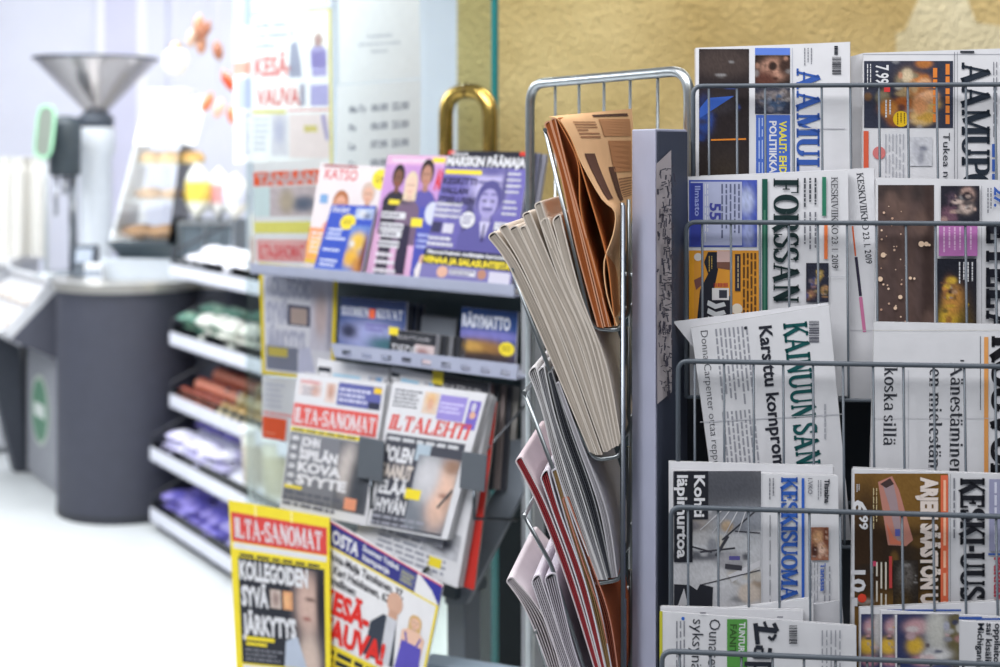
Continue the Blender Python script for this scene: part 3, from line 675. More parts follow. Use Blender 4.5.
news([(876.5, 178), (1075, 181), (1075, 400), (874, 400)], 1, draw_candles, 'newspaper with large brown candlelight photo and a magenta block', t=.010, sheets=5, seed=6)
news([(691, 328), (829, 305.5), (851, 540), (720, 540)], 2, draw_teal, 'newspaper hanging askew with teal slab masthead in the third basket', t=.008, sheets=5, seed=7, fold=[(673, 322), (829, 303), (832, 345), (692, 346)], jit=.8)
news([(874.5, 322), (1075, 326), (1075, 545), (869, 545)], 2, draw_headline, 'plain white newspaper with big black serif headline and orange stripe', t=.010, sheets=5, seed=8)
news([(671.5, 471), (838, 476), (841, 690), (671, 690)], 3, draw_snow, 'newspaper with bright blue masthead and grey snow photo in the fourth basket', t=.009, sheets=5, seed=9)
news([(669, 461.5), (833, 466), (836, 690), (669, 690)], 3, None, 'white newspaper edge rising just behind the blue masthead newspaper', lift=-.0105, t=.006, sheets=3, seed=10)
news([(853.5, 469), (1075, 477), (1075, 690), (851, 690)], 3, draw_meat, 'newspaper with brown grocery advert and black slab masthead in the fourth basket', t=.010, sheets=5, seed=12)
news([(661.5, 611.5), (856, 626), (858, 800), (661, 800)], 4, draw_gothic, 'newspaper with black gothic masthead and green box in the lowest basket', t=.006, sheets=3, seed=13)
news([(661, 606.5), (803, 611), (808, 800), (661, 800)], 4, None, 'blank topped newspaper directly behind the gothic masthead newspaper', lift=-.008, t=.005, sheets=2, seed=14)
news([(700, 613), (813, 598), (816, 800), (702, 800)], 4, None, 'newspaper standing tilted up second behind the gothic masthead newspaper', lift=-.0145, t=.004, sheets=1, seed=15)
news([(770, 611), (842, 600), (853, 800), (774, 800)], 4, None, 'newspaper with greyish curled corner rising behind the gothic masthead newspaper', lift=-.02, t=.005, sheets=2, seed=16, paper=c(196, 197, 204))
news([(896, 616), (1075, 629), (1075, 800), (896, 800)], 4, draw_masks(897), 'newspaper with small bold headlines and blue rule in front at the lower right', t=.006, sheets=2, seed=17)
news([(881, 610), (1075, 621), (1075, 800), (880, 800)], 4, draw_masks(882), 'colourful photo newspaper second from the front in the lower right pile', lift=-.008, t=.005, sheets=2, seed=18)
news([(860, 608), (1075, 598), (1075, 800), (859, 800)], 4, draw_masks(861), 'colourful photo newspaper at the back of the lower right pile', lift=-.015, t=.006, sheets=2, seed=19)

# ---------------------------------------------------------------- leaning wire holders on the left side of the rack
DV = Vector((math.sin(R(9)), math.cos(R(9)), 0))
HOLD = [[(545, 130), (592, 329), (622, 331), (622, 203)], [(512, 270), (558, 395), (594, 461), (622, 457), (622, 340)], [(524, 393), (575, 530), (592, 586), (622, 580), (622, 468)], [(524, 517), (551, 566), (600, 720), (624, 716), (624, 600)], [(535, 632), (600, 850), (624, 846), (624, 730)]]
ND = 1.63
for i, h in enumerate(HOLD):
    w = MB(); rl = None
    for k in range(3):
        pts = [W(x, y, ND) + DV * (.004 + .115 * k) for x, y in h]
        w.tube(rounded(pts, .012), .0026, c(142, 148, 152), 8)
    a = W(*h[0], ND); w.tube([a, a + DV * .24], .0026, c(160, 165, 168), 8)
    hd = build('leaning_holder', w, CHROME, rack)
up = MB(); a = W(623, 205, ND); b = a.copy(); b.z = 0.02; up.tube([a, b], .003, c(112, 118, 126), 8); a2 = a + DV * .234; b2 = b + DV * .234; up.tube([a2, b2], .003, c(112, 118, 126), 8); up.tube([b, b2], .0036, c(150, 156, 165), 8)
build('holder_upright', up, CHROME, rack)

def spline(pts, n=28):
    "smooth curve through pixel points"
    out = []
    P = [pts[0]] + list(pts) + [pts[-1]]
    m = len(pts) - 1
    for i in range(m):
        p0, p1, p2, p3 = P[i:i + 4]
        for k in range(max(2, n // m)):
            t = k / max(2, n // m)
            out.append(tuple(.5 * ((2 * p1[j]) + (-p0[j] + p2[j]) * t + (2 * p0[j] - 5 * p1[j] + 4 * p2[j] - p3[j]) * t * t + (-p0[j] + 3 * p1[j] - 3 * p2[j] + p3[j]) * t ** 3) for j in range(2)))
    return out + [tuple(pts[-1])]

def leaf(mb, near, col, far=None, depth=.22, th=.0012, d0=ND, edge=None, n=28, rows=5):
    "a sheet standing in a holder: its near edge follows the pixel curve, its far edge is depth further along the holder (or the curve far)"
    A = [W(x, y, d0) for x, y in spline(near, n)]
    B = [p + DV * depth for p in A]
    if far:
        fp = spline(far, n); fd = d0 + DV.y * depth; B = [W(x, y, fd) for x, y in fp]
    m = min(len(A), len(B)); vs = []; cols = []
    for s_ in (1, -1):
        for j in range(rows + 1):
            for i in range(m):
                a, b = A[max(i - 1, 0)], A[min(i + 1, m - 1)]; nn = (b - a).cross(DV).normalized()
                vs.append(A[i].lerp(B[i], j / rows) + nn * th / 2 * s_); cols.append(col)
    K = m * (rows + 1); fs = []
    for j in range(rows):
        for i in range(m - 1):
            f = (j * m + i, j * m + i + 1, (j + 1) * m + i + 1, (j + 1) * m + i); fs += [f, tuple(K + q for q in reversed(f))]
    mb.add(vs, fs, cols, True)
    ec = edge or col
    for i in range(m - 1):
        for j in (0, rows): mb.quad(vs[j * m + i], vs[j * m + i + 1], vs[K + j * m + i + 1], vs[K + j * m + i], ec)
    for j in range(rows):
        for i in (0, m - 1): mb.quad(vs[j * m + i], vs[(j + 1) * m + i], vs[K + (j + 1) * m + i], vs[K + j * m + i], ec)
    return A, B

def folded(near_l, near_r, label, group, col, seed, depth=.22, cat='newspaper', part='inner_pages', core=None, loops=4):
    "a folded paper seen end-on: a stack of leaves between two pixel curves, joined by a rounded fold at the top"
    rr = random.Random(seed); mb = MB(); N_ = 26
    L, Rr = spline(near_l, 24), spline(near_r, 24); m = min(len(L), len(Rr)); L, Rr = L[:m], Rr[:m]
    out = MB(); mid = [((a[0] + b[0]) / 2, (a[1] + b[1]) / 2) for a, b in zip(L, Rr)]
    # outer sheet: down the right side, over the fold, down the left side
    wd = math.hypot(Rr[0][0] - L[0][0], Rr[0][1] - L[0][1])
    cx, cy = mid[0]; ux, uy = mid[0][0] - mid[3][0], mid[0][1] - mid[3][1]; q = math.hypot(ux, uy); ux, uy = ux / q, uy / q
    fold = [(L[0][0], L[0][1]), (cx + ux * wd * .22 + (L[0][0] - cx) * .6, cy + uy * wd * .22 + (L[0][1] - cy) * .6), (cx + ux * wd * .28, cy + uy * wd * .28), (cx + ux * wd * .22 + (Rr[0][0] - cx) * .6, cy + uy * wd * .22 + (Rr[0][1] - cy) * .6)]
    path = L[::-1] + fold[1:] + Rr
    leaf(out, path, col, depth=depth, th=.0016, n=len(path) - 1, edge=mixc(col, (1, 1, 1), .12))
    o = build('newspaper' if cat == 'newspaper' else 'magazine', out, PAPER); tag(o, label, cat, group)
    inn = MB()
    for k in range(loops):
        t = (k + 1) / (loops + 1); s0 = 0
        cu = [(a[0] * (1 - t) + b[0] * t, a[1] * (1 - t) + b[1] * t) for a, b in zip(L, Rr)][s0:]
        z = rr.uniform(.82, 1.0); k2 = core or mixc(col, (.16, .14, .12), .1)
        leaf(inn, cu, tuple(e * z for e in k2), depth=depth - .002, th=.0011, n=len(cu) - 1, d0=ND + .0015 * rr.random())
    build(part, inn, PAPER, o)
    return o

# brown papers in the uppermost holder
TAN = c(226, 182, 138); ORG = c(188, 118, 70); BRN = c(128, 76, 46)
GB = 'brown papers in the upper side holder'
br = [([(545, 125), (559, 168), (577, 250), (598, 327)], [(550, 122), (567, 180), (587, 262), (603, 328)]),
      ([(551, 121), (569, 185), (590, 265), (605, 327)], [(555, 119), (574, 195), (596, 272), (609, 327)])]
for k, (l, r) in enumerate(br):
    folded(l, r, ('outermost brown paper bundle leaning against the upper holder wire', 'brown paper bundle second from the upper holder wire')[k], GB, ORG, 30 + k, loops=4, core=c(176, 98, 52))
def brown(near, label, far=None, col=TAN, seed=0, draw=False, extra=()):
    mb = MB(); A_, B_ = leaf(mb, near, col, far=far, depth=.22, th=.0012, n=32)
    if draw:
        # print lies on the sheet: read positions back from the sheet itself
        m = min(len(A_), len(B_))
        def sp(u, v, h=.0014):
            x = v * (m - 1); i = min(int(x), m - 2); f = x - i
            a = A_[i].lerp(A_[i + 1], f); b = B_[i].lerp(B_[i + 1], f); nn = (A_[i + 1] - A_[i]).cross(b - a).normalized()
            if nn.dot(Vector((0, -1, 0))) < 0: nn = -nn
            return a.lerp(b, u) + nn * h
        def patch(u0, v0, u1, v1, cc, n=4): 
            for k in range(n):
                p0, p1 = v0 + (v1 - v0) * k / n, v0 + (v1 - v0) * (k + 1) / n; mb.quad(sp(u0, p0), sp(u1, p0), sp(u1, p1), sp(u0, p1), cc)
        patch(.45, .06, .93, .085, c(84, 62, 54)); patch(.5, .11, .95, .22, c(184, 134, 96), 6); patch(.55, .24, .95, .36, c(178, 126, 88), 6)
        for k in range(6): patch(.14, .13 + .018 * k, .14 + (.3 if k != 3 else .15), .137 + .018 * k, c(160, 116, 86), 1)
        for k in range(8): patch(.6, .385 + .012 * k, .95, .39 + .012 * k, c(150, 106, 76), 1)
        patch(.1, .29, .27, .46, c(96, 66, 56), 8); patch(.45, .34, .58, .49, c(90, 62, 52), 8)
    o = build('newspaper', mb, PAPER, fixn=False); tag(o, label, 'newspaper', GB)
    return o
brown([(557, 119), (577, 160), (580, 205), (588, 245), (603, 300), (611, 327)], 'single brown sheet bowed in the middle of the upper holder', col=ORG, far=[(598, 114), (606, 160), (604, 205), (606, 245), (612, 290), (617, 322)])
brown([(558, 118), (573, 144), (589, 195), (606, 255), (612, 300), (615, 326)], 'thin brown sheet behind the printed brown page', col=c(190, 120, 72), far=[(606, 113), (612, 142), (616, 195), (619, 255), (620, 300), (621, 322)])
brown([(549, 117), (559, 120), (570, 137), (583, 166), (602, 199), (615, 212), (613, 235), (604, 262), (607, 295), (617, 326)], 'printed brown newspaper page flopping over the top of the upper holder', draw=True, far=[(632, 109), (632.5, 120), (633, 137), (633, 165), (632, 190), (632, 210), (628, 240), (622, 270), (621, 298), (621, 320)])

# cream papers in the second holder
CR = c(206, 195, 184); GC = 'cream papers in the second side holder'
cream = [([(489, 238), (510, 268), (545, 345), (590, 452)], [(496, 233), (520, 268), (555, 345), (596, 455)]),
         ([(500, 229), (524, 270), (558, 350), (598, 455)], [(507, 226), (533, 275), (563, 345), (602, 455)]),
         ([(510, 231), (535, 278), (565, 345), (604, 452)], [(517, 227), (540, 275), (571, 345), (607, 452)]),
         ([(520, 229), (543, 280), (572, 345), (607, 452)], [(526, 227), (548, 275), (579, 345), (610, 450)]),
         ([(523, 216), (550, 280), (581, 345), (610, 449)], [(530, 213), (556, 275), (586, 345), (613, 448)]),
         ([(535, 206), (558, 275), (587, 345), (613, 448)], [(541, 203), (563, 270), (592, 345), (615, 447)]),
         ([(541, 223), (565, 280), (593, 350), (615, 446)], [(548, 219), (570, 280), (598, 350), (618, 446)]),
         ([(553, 222), (571, 285), (599, 355), (618, 445)], [(560, 216), (579, 290), (606, 365), (621, 443)])]
CL = ['outermost cream newspaper leaning furthest out of the second side holder', 'cream newspaper second from outside in the second side holder', 'cream newspaper third from outside in the second side holder', 'cream newspaper fourth from outside in the second side holder', 'cream newspaper with raised fold in the middle of the second side holder', 'tallest cream newspaper of the second side holder', 'cream newspaper third from inside, beside the tallest cream one', 'innermost cream newspaper close to the brown papers']
for k, (l, r) in enumerate(cream): folded(l, r, CL[k], GC, tuple(e * (1 - .05 * (k % 3)) for e in CR), 40 + k, loops=6)

# thin papers and magazines in the third holder
GT = 'papers in the lower side holders'
th = [([(529, 374), (542, 410), (560, 480), (598, 580)], [(536, 368), (548, 410), (568, 480), (602, 580)], c(206, 204, 208), None, 'white thin newspaper at the outside of the third side holder'),
      ([(538, 373), (550, 420), (572, 490), (603, 580)], [(544, 368), (556, 420), (580, 490), (607, 580)], c(190, 190, 194), c(150, 150, 156), 'grey newspaper second in the third side holder'),
      ([(548, 374), (562, 430), (586, 500), (608, 578)], [(552, 372), (570, 430), (594, 500), (612, 578)], c(110, 112, 118), c(66, 68, 76), 'dark covered magazine in the third side holder'),
      ([(556, 385), (576, 440), (600, 510), (612, 578)], [(559, 383), (580, 440), (606, 510), (617, 577)], c(178, 176, 184), None, 'grey paper innermost in the third side holder')]
for k, (l, r, col, core, lb) in enumerate(th): folded(l, r, lb, GT, col, 60 + k, loops=3, core=core)
# magazines in the fourth holder, papers in the fifth
fo = [([(516, 462), (540, 510), (570, 590), (604, 700)], [(522, 458), (548, 510), (577, 590), (608, 700)], c(206, 190, 196), c(168, 60, 68), 'pink and white magazine leaning out of the fourth side holder'),
      ([(541, 479), (552, 510), (580, 590), (609, 700)], [(548, 471), (559, 510), (587, 590), (612, 700)], c(212, 208, 216), c(180, 70, 76), 'white magazine with red inner pages in the fourth side holder'),
      ([(552, 472), (566, 520), (590, 600), (613, 700)], [(557, 470), (572, 520), (598, 600), (617, 700)], c(190, 186, 196), c(150, 120, 80), 'lilac grey magazine in the fourth side holder'),
      ([(563, 500), (582, 560), (602, 620), (617, 700)], [(568, 498), (590, 560), (610, 620), (621, 698)], c(176, 92, 58), c(120, 60, 44), 'rust orange magazine innermost in the fourth side holder')]
for k, (l, r, col, core, lb) in enumerate(fo): folded(l, r, lb, GT, col, 70 + k, loops=3, core=core, cat='magazine')
fi = [([(507, 582), (528, 615), (556, 690), (600, 830)], [(513, 578), (545, 620), (566, 690), (604, 830)], c(208, 200, 206), 'broad white newspaper splayed at the outside of the lowest side holder'),
      ([(532, 583), (548, 630), (572, 700), (606, 830)], [(540, 576), (558, 630), (580, 700), (609, 830)], c(206, 200, 210), 'lilac white newspaper second in the lowest side holder'),
      ([(545, 580), (562, 640), (582, 705), (609, 830)], [(556, 575), (571, 640), (590, 705), (613, 830)], c(196, 190, 202), 'white newspaper innermost in the lowest side holder')]
for k, (l, r, col, lb) in enumerate(fi): folded(l, r, lb, GT, col, 80 + k, loops=4)
# ================================================================ glass door with posters, and the magazine stand before it
GP = Pl(497, 200, 3.08, -36, 0)
door = MB(); a0, _ = GP.loc(247, 150); zb = -EYE + 50 / F * 3.08
def gbox(mb, a, b, z0, z1, h0, h1, col):
    "box on the door plane between lengths a,b, heights z0,z1 (from the floor) and offsets h0,h1"
    p = [GP.pt(x, 0, h) for x, h in ((a, h0), (b, h0), (b, h1), (a, h1))]; q = []
    for z in (z0, z1):
        for v in p: w = v.copy(); w.z = z; q.append(w)
    mb.hexa(q, col)
gl = MB(); gbox(gl, a0, -.012, .02, 2.5, -.005, .005, c(255))
dr = build('door_1', gl, GLASS); struct(dr, 'clear glass door carrying the posters, left of the yellow wall', 'door')
eg = MB(); gbox(eg, -.012, 0, .02, 2.5, -.0055, .0055, c(38, 122, 124)); build('glass_edge', eg, mat('green glass edge', .15, spec=.6), dr)
sh = MB(); gbox(sh, a0, 0, 0, .06, -.012, .012, c(140, 142, 150)); build('door_shoe', sh, CHROME, dr)
hd = MB(); H = GP.shift(.055)
hp = [H.at(446, 345), H.at(446, 91), H.at(490, 91), H.at(490, 345)]
hd.tube(rounded(hp, .065, 10), .0165, c(214, 182, 100), 16); hnd = build('handle', hd, BRASS, dr); hnd['label'] = 'tall brass loop handle'
fx_ = MB()
for y in (335,):
    for x in (446, 490): p = H.at(x, y); fx_.tube([p, p - GP.n * .062], .011, c(214, 182, 100), 12)
pj = (hp[1] + hp[2]) / 2; fx_.tube([pj - GP.r * .003, pj + GP.r * .003], .0175, c(96, 80, 44), 16)
build('handle_fixing', fx_, BRASS, hnd)

def sheet(name, quad, pl, draw, label, cat, group=None, W_=100, H_=130, paper=WHITE, material=PAPER, th=.0006, bend=None):
    pg = Page(pl, quad, W_, H_, bend=bend)
    if material is THIN: pg.z = 0.0; pg.rect(0, 0, W_, H_, paper, 6, 6); pg.z = .0004
    else: slab_into(pg, quad, pl, -th, 0.0, paper, bend)
    if draw: draw(pg)
    o = build(name, pg, material, fixn=False); tag(o, label, cat, group); return o
_sheet = sheet
def sheet(*a, **k):
    if a[0] in ('headline_poster', 'notice_sheet', 'opening_hours_sheet', 'leaflet'): k.setdefault('material', THIN)
    return _sheet(*a, **k)

SHEETW = c(228, 231, 238)
FP = GP.shift(.007)
def d_note(p): 
    p.text('Asiakkaille', 34, 84, 3.6, c(176, 182, 196), w=32); p.text('pahoittelemme muutosta', 24, 92, 3.6, c(176, 182, 196), w=52); p.text('kiitos', 40, 100, 3.6, c(176, 182, 196), w=20)
sheet('notice_sheet', [(338, -42), (418.5, -44), (421, 78), (339.5, 84)], FP, d_note, 'nearly blank white notice sheet taped on the glass above the opening hours', 'notice', paper=SHEETW)
def d_hours(p):
    k = c(128, 134, 152)
    for i, (a, b, e) in enumerate((('Ma-To', '06.00', '22.00'), ('Pe', '06.00', '23.00'), ('La', '07.00', '23.00'), ('Su', '09.00', '21.00'))):
        y = 33 + i * 21.5; p.text(a, 15, y, 8, k, w=20 if i == 0 else 8, bold=.03); p.text(b, 41, y, 8.5, k, w=20, bold=.03); p.text(e, 66, y, 8.5, k, w=20, bold=.03)
sheet('opening_hours_sheet', [(337.5, 85.5), (421, 79.5), (420, 178), (336, 184)], FP, d_hours, 'white sheet with opening hours taped on the glass door', 'notice', W_=100, H_=115, paper=SHEETW)
P_R, P_L, P_B, P_Y = c(226, 150, 150), c(196, 194, 224), c(160, 166, 196), c(226, 222, 150)  # washed-out inks: haze put into the print colours of the glass posters
def d_summer_pale(p):
    p.rect(0, 0, 100, 2, P_Y); p.rect(97, 0, 100, 190, c(224, 214, 110))
    for i, t in enumerate(('Anna-Maija Tanskanen, 37,', '& Kari Heiskanen, 62,', 'onnellinen:')): p.text(t, 6, 17 + i * 13, 7.5, P_B, w=(46, 50, 26)[i], bold=.03)
    p.text('KESÄ-', 6, 78, 24, P_R, w=46, bold=.04); p.text('VAUVA!', 8, 116, 22, P_R, w=56, bold=.04)
    p.poly([(50, 40), (58, 36), (62, 60), (64, 82), (48, 82)], c(176, 180, 200)); p.person(84, 42, 9, c(232, 214, 214), c(220, 206, 200), c(190, 186, 226), True); p.rect(76, 52, 94, 82, c(186, 182, 224)); p.rect(74, 92, 96, 118, c(188, 186, 226)); p.rect(61, 90, 68, 118, c(186, 190, 206))
    p.rect(0, 83, 97, 85, c(236, 238, 240)); p.rect(4, 122, 44, 127, P_Y); p.rect(46, 122, 97, 124, P_R)
    p.greek(5, 130, 24, 176, 6, c(196, 200, 214), seed=3); p.photo(26, 128, 46, 180, c(222, 222, 230), [(.5, .4, .3, .3, c(200, 202, 220))], 8, 10, .04); p.rect(48, 128, 96, 182, c(236, 226, 226)); p.rect(66, 142, 82, 150, P_Y); p.poly([(86, 130), (92, 128), (97, 160), (92, 160)], c(196, 194, 226))
sheet('headline_poster', [(249.5, 16), (331, 8), (333, 165), (250, 163)], FP, d_summer_pale, 'pale headline poster with red two-line title taped on the glass beside the hours', 'poster', W_=100, H_=190, paper=c(234, 236, 240))
def d_strip(p): p.rect(6, 8, 60, 24, c(190, 188, 226)); p.rect(70, 6, 98, 22, c(222, 222, 236)); p.rect(2, 34, 98, 36, P_Y)
sheet('headline_poster', [(248, -24), (331, -30), (331, 6.5), (249, 13)], FP, d_strip, 'lavender striped poster end just above the pale headline poster', 'poster', W_=100, H_=40, paper=c(226, 226, 240))
def d_side(p):
    p.rect(0, 20, 100, 90, c(204, 218, 236)); p.greek(10, 96, 90, 150, 4, c(230, 170, 160), fill=.6); p.rect(0, 176, 100, 206, c(240, 186, 170)); p.rect(20, 216, 100, 290, c(196, 206, 232)); p.greek(10, 300, 90, 400, 8, P_B)
sheet('headline_poster', [(233, -10), (252, -12), (252.5, 162), (234, 164)], FP.shift(-.0015), d_side, 'narrow pale blue and red poster at the left edge of the glass', 'poster', W_=100, H_=420, paper=c(230, 232, 238))

# ---------------------------------------------------------------- the stand
SP = Pl(515, 292, 2.5, -39, 8)
LIP = c(158, 164, 186); STEEL = c(72, 82, 90)
stand = empty('magazine_stand', (-.25, 2.85, 0)); tag(stand, 'grey steel magazine stand with shelf rails and slotted strip in front of the glass door', 'magazine stand')
BKV = -SP.n.copy(); BKV.z = 0; BKV.normalize()
def lipshelf(name, tl, tr, hpx, depth, label=None, part_of=stand):
    m = MB(); a, b = SP.shift(.012).at(*tl), SP.shift(.012).at(*tr); h = hpx / F * 2.6
    up = Vector((0, 0, 1)); 
    m.hexa([a - up * h, b - up * h, b - up * h + BKV * .004, a - up * h + BKV * .004, a, b, b + BKV * .004, a + BKV * .004], LIP)
    a2, b2 = a - up * h, b - up * h
    m.hexa([a2, b2, b2 + BKV * depth, a2 + BKV * depth, a2 + up * .003, b2 + up * .003, b2 + BKV * depth + up * .003, a2 + BKV * depth + up * .003], LIP)
    m.hexa([a2 - up * .002, b2 - up * .002, b2 + BKV * .03 - up * .002, a2 + BKV * .03 - up * .002, a2, b2, b2 + BKV * .03, a2 + BKV * .03], LIP)
    return build(name, m, PAINT, part_of, bevel=.0012)
lipshelf('top_shelf', (250, 263), (514, 285), 11, .14)
# slotted strip in front of the second shelf
sl = MB(); S1 = SP.shift(.014)
t0, t1, u0, u1 = (331, 343), (518, 364.5), (334, 357), (516, 380)
def SL(u, v):
    x0, y0 = t0[0] + (t1[0] - t0[0]) * u, t0[1] + (t1[1] - t0[1]) * u; x1, y1 = u0[0] + (u1[0] - u0[0]) * u, u0[1] + (u1[1] - u0[1]) * u
    return S1.at(x0 + (x1 - x0) * v, y0 + (y1 - y0) * v)
def SB(ua, ub, va, vb): 
    q = [SL(ua, vb), SL(ub, vb), SL(ub, va), SL(ua, va)]; sl.hexa([p - S1.n * .003 for p in q] + q, LIP)
SB(0, 1, 0, .42); SB(0, 1, .8, 1)
us = [0] + [v for k in range(9) for v in (.045 + k * .108 - .026 + .03, .045 + k * .108 + .026 + .03)] + [1]
for k in range(0, len(us), 2): SB(us[k], us[k + 1], .42, .8)
strip = build('slotted_strip', sl, PAINT, stand)
m = MB(); q = [SL(0, 1), SL(1, 1)]; m.hexa([q[0], q[1], q[1] + BKV * .13, q[0] + BKV * .13] + [p + Vector((0, 0, .003)) for p in (q[0], q[1], q[1] + BKV * .13, q[0] + BKV * .13)], LIP); build('middle_shelf', m, PAINT, stand)
m = MB(); Qb = SP.shift(-.17); m.prism([Qb.at(x, y) for x, y in ((322, 276), (524, 292), (520, 440), (318, 410))], BKV * .004, c(34, 50, 56)); build('added_dark_backing', m, PAINT, stand)  # added dark sheet, hides the bright store behind the second shelf
# upright at the right, back rails, feet
def vpost(px, pl, w, dep, z0, z1, col, name):
    p = pl.at(px, 400); r = SP.r; m = MB(); p.z = z0
    m.box(p, r * w, BKV * dep, Vector((0, 0, z1 - z0)), col); return build(name, m, PAINT, stand, bevel=.002)
vpost(521, SP.shift(-.03), .016, .05, 0.02, 1.30, c(150, 154, 160), 'side_upright')
vpost(447, SP.shift(-.06), .045, .045, 0.02, .86, c(98, 106, 116), 'front_post')
vpost(300, SP.shift(-.22), .03, .03, 0.02, 1.3, STEEL, 'rear_post')
# sloping side plate and cradle
m = MB(); Q = SP.shift(-.05); m.prism([Q.at(x, y) for x, y in ((523, 440), (523, 492), (466, 604), (445, 604), (445, 590), (500, 480), (508, 440))], BKV * .012, c(112, 120, 130)); build('side_plate', m, PAINT, stand)
m = MB(); Q = SP.shift(-.035); m.prism([Q.at(x, y) for x, y in ((300, 540), (455, 588), (455, 600), (300, 551))], BKV * .09, STEEL); build('cradle', m, PAINT, stand)
m = MB(); m.tube([SP.shift(.06).at(437, 508), SP.shift(-.03).at(526, 404)], .0022, c(110, 114, 120), 6); build('stay_rod', m, CHROME, stand)
for i, q in enumerate(([(359, 436), (384, 441), (382, 482), (357, 477)], [(462, 451), (487, 455), (484, 492), (459, 488)])):
    m = MB(); slab_into(m, q, SP.shift((.056, .058)[i]), -.003, 0, c(86, 92, 100), n=1, m=1); build('clip_plate', m, PAINT, stand, bevel=.001)
    m = MB(); a = SP.shift(.055).at((371, 474)[i], (480, 490)[i]); m.tube([a, a - Vector((0, 0, .05)), a - Vector((0, 0, .06)) - SP.n * .12], .003, c(86, 92, 100), 6); build('clip_arm', m, CHROME, stand)
m = MB(); a, b = SP.shift(.03).at(415, 668), SP.shift(.03).at(520, 686); m.hexa([a, b, b + BKV * .05, a + BKV * .05] + [p + Vector((0, 0, .012)) for p in (a, b, b + BKV * .05, a + BKV * .05)], c(150, 168, 186)); build('bottom_tray', m, PAINT, stand)
m = MB()
for px in (300, 447, 521):
    p = SP.shift(-.06).at(px, 400); p.z = 0; m.box(p - BKV * .12 - SP.r * .02, SP.r * .05, BKV * .32, Vector((0, 0, .022)), STEEL)
build('foot_bar', m, PAINT, stand)

# ---------------------------------------------------------------- printed covers (100 units wide)
SK = c(214, 170, 150); SK2 = c(176, 130, 112); YEL = c(232, 212, 60); PUR = c(112, 106, 176)
def d_marshal(p):
    p.rect(0, 0, 100, 135, PUR); p.rect(0, 0, 100, 17, c(32, 32, 46)); p.rect(0, 0, 8, 4, c(200, 60, 50)); p.rect(88, 0, 98, 4, c(200, 60, 50)); p.text('Historia', 5, 5, 4, WHITE, w=20); p.text('MARSKIN PÄÄMAJA', 1, 15.5, 9.5, WHITE, w=96, bold=.05)
    p.photo(0, 18, 100, 112, PUR, [(.57, .22, .2, .3, c(190, 184, 222)), (.57, .02, .2, .06, c(96, 92, 150)), (.56, .7, .4, .35, c(104, 98, 166)), (.49, .15, .06, .02, c(80, 76, 130)), (.65, .15, .06, .02, c(80, 76, 130)), (.57, .3, .05, .015, c(96, 90, 150)), (.57, .245, .03, .05, c(206, 200, 232)), (.57, .35, .1, .015, c(90, 86, 140)), (.76, .2, .03, .2, c(70, 66, 120)), (.4, .62, .05, .3, c(60, 58, 96)), (.65, .62, .02, .16, c(54, 52, 90))], 34, 34, .05, base2=c(104, 98, 168)); p.person(60, 66, 24, c(160, 154, 202), c(84, 80, 136), c(92, 88, 150)); p.rect(54, 57.5, 66, 60, c(84, 80, 132)); p.rect(55.5, 60, 64.5, 62.5, c(150, 144, 192)); p.poly([(58.5, 50), (61.5, 50), (62.5, 57), (57.5, 57)], c(176, 170, 212)); p.rect(52, 43, 58, 44.5, c(84, 80, 132)); p.rect(62, 43, 68, 44.5, c(84, 80, 132)); p.poly([(54, 72), (66, 72), (62, 88), (58, 88)], c(196, 192, 222)); p.poly([(59, 74), (61, 74), (61.6, 92), (58.4, 92)], c(60, 56, 100))
    p.rect(2, 20, 46, 24.5, YEL); 
    for i, t in enumerate(('KESKITTI', 'VALLAN', 'ITSELLEEN')): p.text(t, 2, 35 + i * 10, 7, c(52, 48, 82), w=(40, 32, 42)[i], bold=.04)
    for y in (58, 64, 70): p.text('PÄÄMAJAN SALAT', 1, y, 3.6, WHITE, w=30, bold=.05)
    p.rect(1, 75, 12, 86, c(60, 58, 90)); p.rect(14, 76, 26, 86, c(200, 198, 214)); p.disc(40, 71, 8.5, WHITE); p.greek(34, 66, 46, 76, 3, c(110, 106, 150))
    for y in (24, 30, 36, 42, 52, 58, 64): p.greek(78, y - 3, 97, y, 1, WHITE, fill=.7, seed=y)
    p.greek(72, 70, 92, 80, 2, WHITE, fill=.5); p.text('PALAVERI', 72, 80, 7, WHITE, w=22, bold=.05)
    for y in (94, 100): p.greek(1, y - 4, 30, y, 1, WHITE, fill=.8, seed=y)
    p.rect(0, 103, 100, 112, c(36, 36, 52)); p.text('Mannerheimin todistajat kertovat', 3, 108, 4, WHITE, w=88, bold=.04); p.rect(0, 110, 100, 119, c(36, 36, 52)); p.text('VIINAA JA SALASUHTEITA', 0, 117.5, 6.5, YEL, w=97, bold=.05)
    p.rect(0, 119, 100, 135, c(120, 116, 170)); p.disc(24, 126, 6, SK); p.rect(32, 122, 60, 128, WHITE); p.disc(67, 125, 5, SK2); p.rect(75, 121, 98, 132, c(200, 198, 216)); p.greek(33, 122, 59, 128, 2, c(70, 66, 110))
